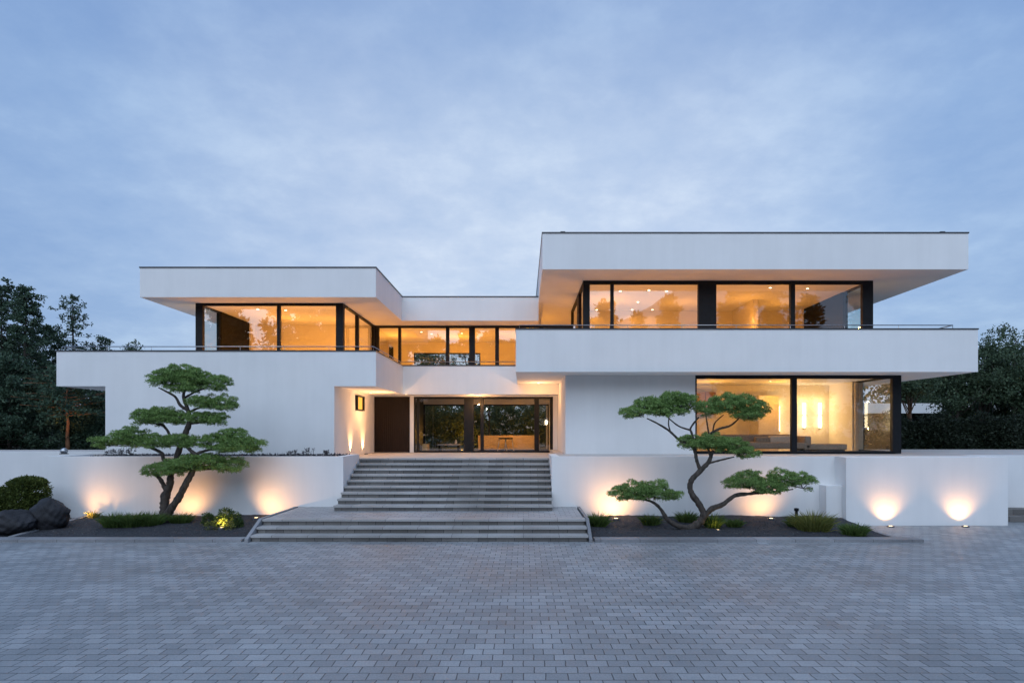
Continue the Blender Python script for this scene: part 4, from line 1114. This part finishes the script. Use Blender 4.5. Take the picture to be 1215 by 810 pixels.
# hedge
t = thing('hedge', 'tall dark clipped hedge behind the right terrace', 'hedge', (20, 28.4, GZ))
n_ = 26000
P = np.stack([rng.uniform(13.6, 30, n_), 28.0 + np.abs(rng.normal(0, .35, n_)), rng.uniform(GZ, 3.5, n_)], 1)
P[:, 2] += np.where(P[:, 2] > 3.1, 0.16 * np.sin(P[:, 0] * 3.1) + 0.10 * np.sin(P[:, 0] * 7.7), 0)
P[:, 1] += 0.16 * np.sin(P[:, 0] * 2.3 + P[:, 2] * 1.7)
V, Fc = blades(P, unit(rand_dirs(n_) + np.array([0, -.5, .3])), rng.uniform(.09, .2, n_), .075)
np_mesh('foliage', V, Fc, M['hedge'], t)
MB().box(13.7, 30, 28.5, 28.8, GZ, 3.3).build('hedge_core', M['hedge'], t)
# neighbour's house
t = thing('neighbour_house', 'neighbouring low house with white roof edge glimpsed behind right trees', 'house', (30, 42, GZ))
MB().box(22.5, 40, 41, 49, Z(489.5, 40), Z(477.5, 40)).build('roof', M['plaster'], t)
MB().box(23.5, 39, 42, 48.5, GZ, Z(489.5, 40) - 0.002).build('wall', M['panel'], t)

# garden behind the hall, seen through the glass
for i, (x, d, top, r, lab) in enumerate([(-5.6, 38.5, 4.7, 1.7, 'leafy garden shrub seen through the left of entrance glass'), (-3.0, 38, 4.2, 1.5, 'yellowish garden shrub in the middle of left entrance glass'),
                                 (-0.6, 39, 4.6, 1.6, 'garden shrub seen left in the right entrance glass'), (1.6, 38.5, 4.4, 1.4, 'garden shrub seen right in the right entrance glass')]):
    lobes = [(x + random.uniform(-.6, .6) * r, d + random.uniform(-.5, .5), GZ + (top - GZ) * q, r * .6, r * .6, (top - GZ) * .34) for q in (.25, .4, .5, .65, .72)]
    shrub('garden_shrub', lab, 'shrub', lobes, .15, 1300, 'garden', GZ, 'garden shrubs behind the entrance hall')
for i, (x, h) in enumerate([(-7.2, 8.3), (-3.6, 8.6), (1.2, 8.0)]):
    broadleaf(['garden tree behind the hall, left in the upper back window', 'garden tree behind the hall, right in the upper back window', 'garden tree behind the hall, beyond the right entrance glass'][i], x, 42, GZ, h, 2.9, 50 + i, 420, base=.05, group='trees in the back garden', mat='garden')
point((-3.6, 36.2, 2.6), 110, GOLD, .1); point((0.5, 36.4, 2.6), 80, GOLD, .1)  # unseen lights added to brighten the back garden

# woodland on the far side of the driveway, behind the photographer; mirrored in the windows
parts = []
rd = random.Random(5)
for k in range(40):
    x = -58 + k * 2.95 + rd.uniform(-1, 1); y = -27 + rd.uniform(-4, 4); h = rd.uniform(13.0, 18.0) + (3.5 if x < -18 else 0) + (5 if 24 < x < 42 else 0); r = rd.uniform(2.4, 3.8)
    C, rads = [], []
    for _ in range(150):
        u = rd.uniform(.02, 1) ** .85; rr = r * (1.04 - u) ** .5 * rd.uniform(.2, 1); a = rd.uniform(0, 6.28)
        C.append((x + rr * math.cos(a), y + rr * math.sin(a), h * u)); rads.append(rd.uniform(.5, 1.15) * (1.15 - .5 * u))
    parts.append(leaf_cloud(np.array(C), np.array(rads), 26, .55, .8))
for k in range(14):
    x = -52 + k * 3.9 + rd.uniform(-1, 1); y = -36 + rd.uniform(-2, 2); h = rd.uniform(14, 20) + (2 if x < -15 else 0)
    C, rads = [], []
    for _ in range(130):
        u = rd.uniform(.1, 1) ** .8; rr = 3.6 * (1.04 - u) ** .5 * rd.uniform(.2, 1); a = rd.uniform(0, 6.28)
        C.append((x + rr * math.cos(a), y + rr * math.sin(a), h * u)); rads.append(rd.uniform(.6, 1.2) * (1.15 - .5 * u))
    parts.append(leaf_cloud(np.array(C), np.array(rads), 26, .6, .8))
V, Fc = join_np(parts)
wd = np_mesh('woodland', V, Fc, M['broad']); wd['kind'] = 'stuff'; tag(wd, 'dark woodland across the driveway, mirrored in the windows', 'woodland')

# ================================================================== SKY, SUN, CAMERA
w = bpy.data.worlds.new('World'); SC.world = w; w.use_nodes = True
nt = w.node_tree
bg = nt.nodes['Background']
tc = N(nt, 'ShaderNodeTexCoord')
sep = N(nt, 'ShaderNodeSeparateXYZ'); L(nt, tc.outputs['Generated'], sep.inputs[0])
def math_(op, a, b_=None, c=None):
    n = N(nt, 'ShaderNodeMath', operation=op)
    for i, q in enumerate((a, b_, c)):
        if q is None: continue
        if isinstance(q, (int, float)): n.inputs[i].default_value = q
        else: L(nt, q, n.inputs[i])
    return n.outputs[0]
zc = math_('MAXIMUM', sep.outputs[2], 0.0)
den = math_('ADD', zc, 0.22)
cv = N(nt, 'ShaderNodeCombineXYZ')
L(nt, math_('DIVIDE', sep.outputs[0], den), cv.inputs[0]); L(nt, math_('DIVIDE', sep.outputs[1], den), cv.inputs[1]); 
n1 = noise(nt, cv.outputs[0], 2.6, 8, 0.62)
n2 = noise(nt, cv.outputs[0], 8.0, 6, 0.6)
n3 = noise(nt, cv.outputs[0], 0.8, 3, 0.5)
grad = ramp(nt, zc, [(0.0, (0.52, 0.62, 0.80)), (0.25, (0.53, 0.63, 0.82)), (0.41, (0.475, 0.59, 0.80)), (0.545, (0.30, 0.43, 0.69)), (0.66, (0.26, 0.38, 0.65)), (1.0, (0.32, 0.44, 0.68))])
cl = math_('ADD', math_('MULTIPLY', n1, 0.55), math_('ADD', math_('MULTIPLY', n2, 0.2), math_('MULTIPLY', n3, 0.25)))
clm = ramp(nt, cl, [(0.40, (0.85, 0.895, 0.95)), (0.50, (1.0, 1.0, 1.0)), (0.61, (1.24, 1.18, 1.09))])
mu = N(nt, 'ShaderNodeMix', data_type='RGBA', blend_type='MULTIPLY'); mu.inputs[0].default_value = 1
L(nt, grad, mu.inputs[6]); L(nt, clm, mu.inputs[7])
# brighter band of cloud ahead, duskier to the sides
side = math_('ABSOLUTE', sep.outputs[0])
sd = ramp(nt, side, [(0.0, (1.02, 1.02, 1.01)), (0.22, (1.0, 1.0, 1.0)), (0.52, (0.62, 0.745, 0.885)), (0.75, (0.46, 0.61, 0.80))])
mu2 = N(nt, 'ShaderNodeMix', data_type='RGBA', blend_type='MULTIPLY'); mu2.inputs[0].default_value = 1
L(nt, mu.outputs[2], mu2.inputs[6]); L(nt, sd, mu2.inputs[7])
L(nt, mu2.outputs[2], bg.inputs[0]); bg.inputs[1].default_value = 0.985
sky = N(nt, 'ShaderNodeTexSky', sky_type='NISHITA'); sky.sun_disc = False; sky.sun_elevation = R(6); sky.sun_rotation = R(200)
bg2 = N(nt, 'ShaderNodeBackground'); L(nt, sky.outputs[0], bg2.inputs[0]); bg2.inputs[1].default_value = 0.02
ad = N(nt, 'ShaderNodeAddShader'); L(nt, bg.outputs[0], ad.inputs[0]); L(nt, bg2.outputs[0], ad.inputs[1])
L(nt, ad.outputs[0], nt.nodes['World Output'].inputs[0])

sun = bpy.data.lights.new('sun', 'SUN'); sun.energy = 1.9; sun.angle = R(75); sun.color = (0.73, 0.85, 1.0)
so = bpy.data.objects.new('sun', sun); COL.objects.link(so)
so.rotation_euler = Vector((0.2, 1.0, -0.95)).to_track_quat('-Z', 'Y').to_euler()

cam = bpy.data.cameras.new('camera'); co = bpy.data.objects.new('camera', cam); COL.objects.link(co)
co.location = (0, 0, EYE); co.rotation_euler = (R(90), 0, 0)
cam.sensor_width = 36; cam.lens = 36 * F / 1215
cam.shift_x = -(CX - 607.5) / 1215; cam.shift_y = (CY - 405) / 1215
cam.clip_end = 2000; cam.clip_start = 0.1
SC.camera = co
SC.view_settings.view_transform = 'Standard'; SC.view_settings.look = 'None'; SC.view_settings.exposure = 0
SC.cycles.use_denoising = True
SC.cycles.max_bounces = 8; SC.cycles.transparent_max_bounces = 16
SC.cycles.sample_clamp_indirect = 6
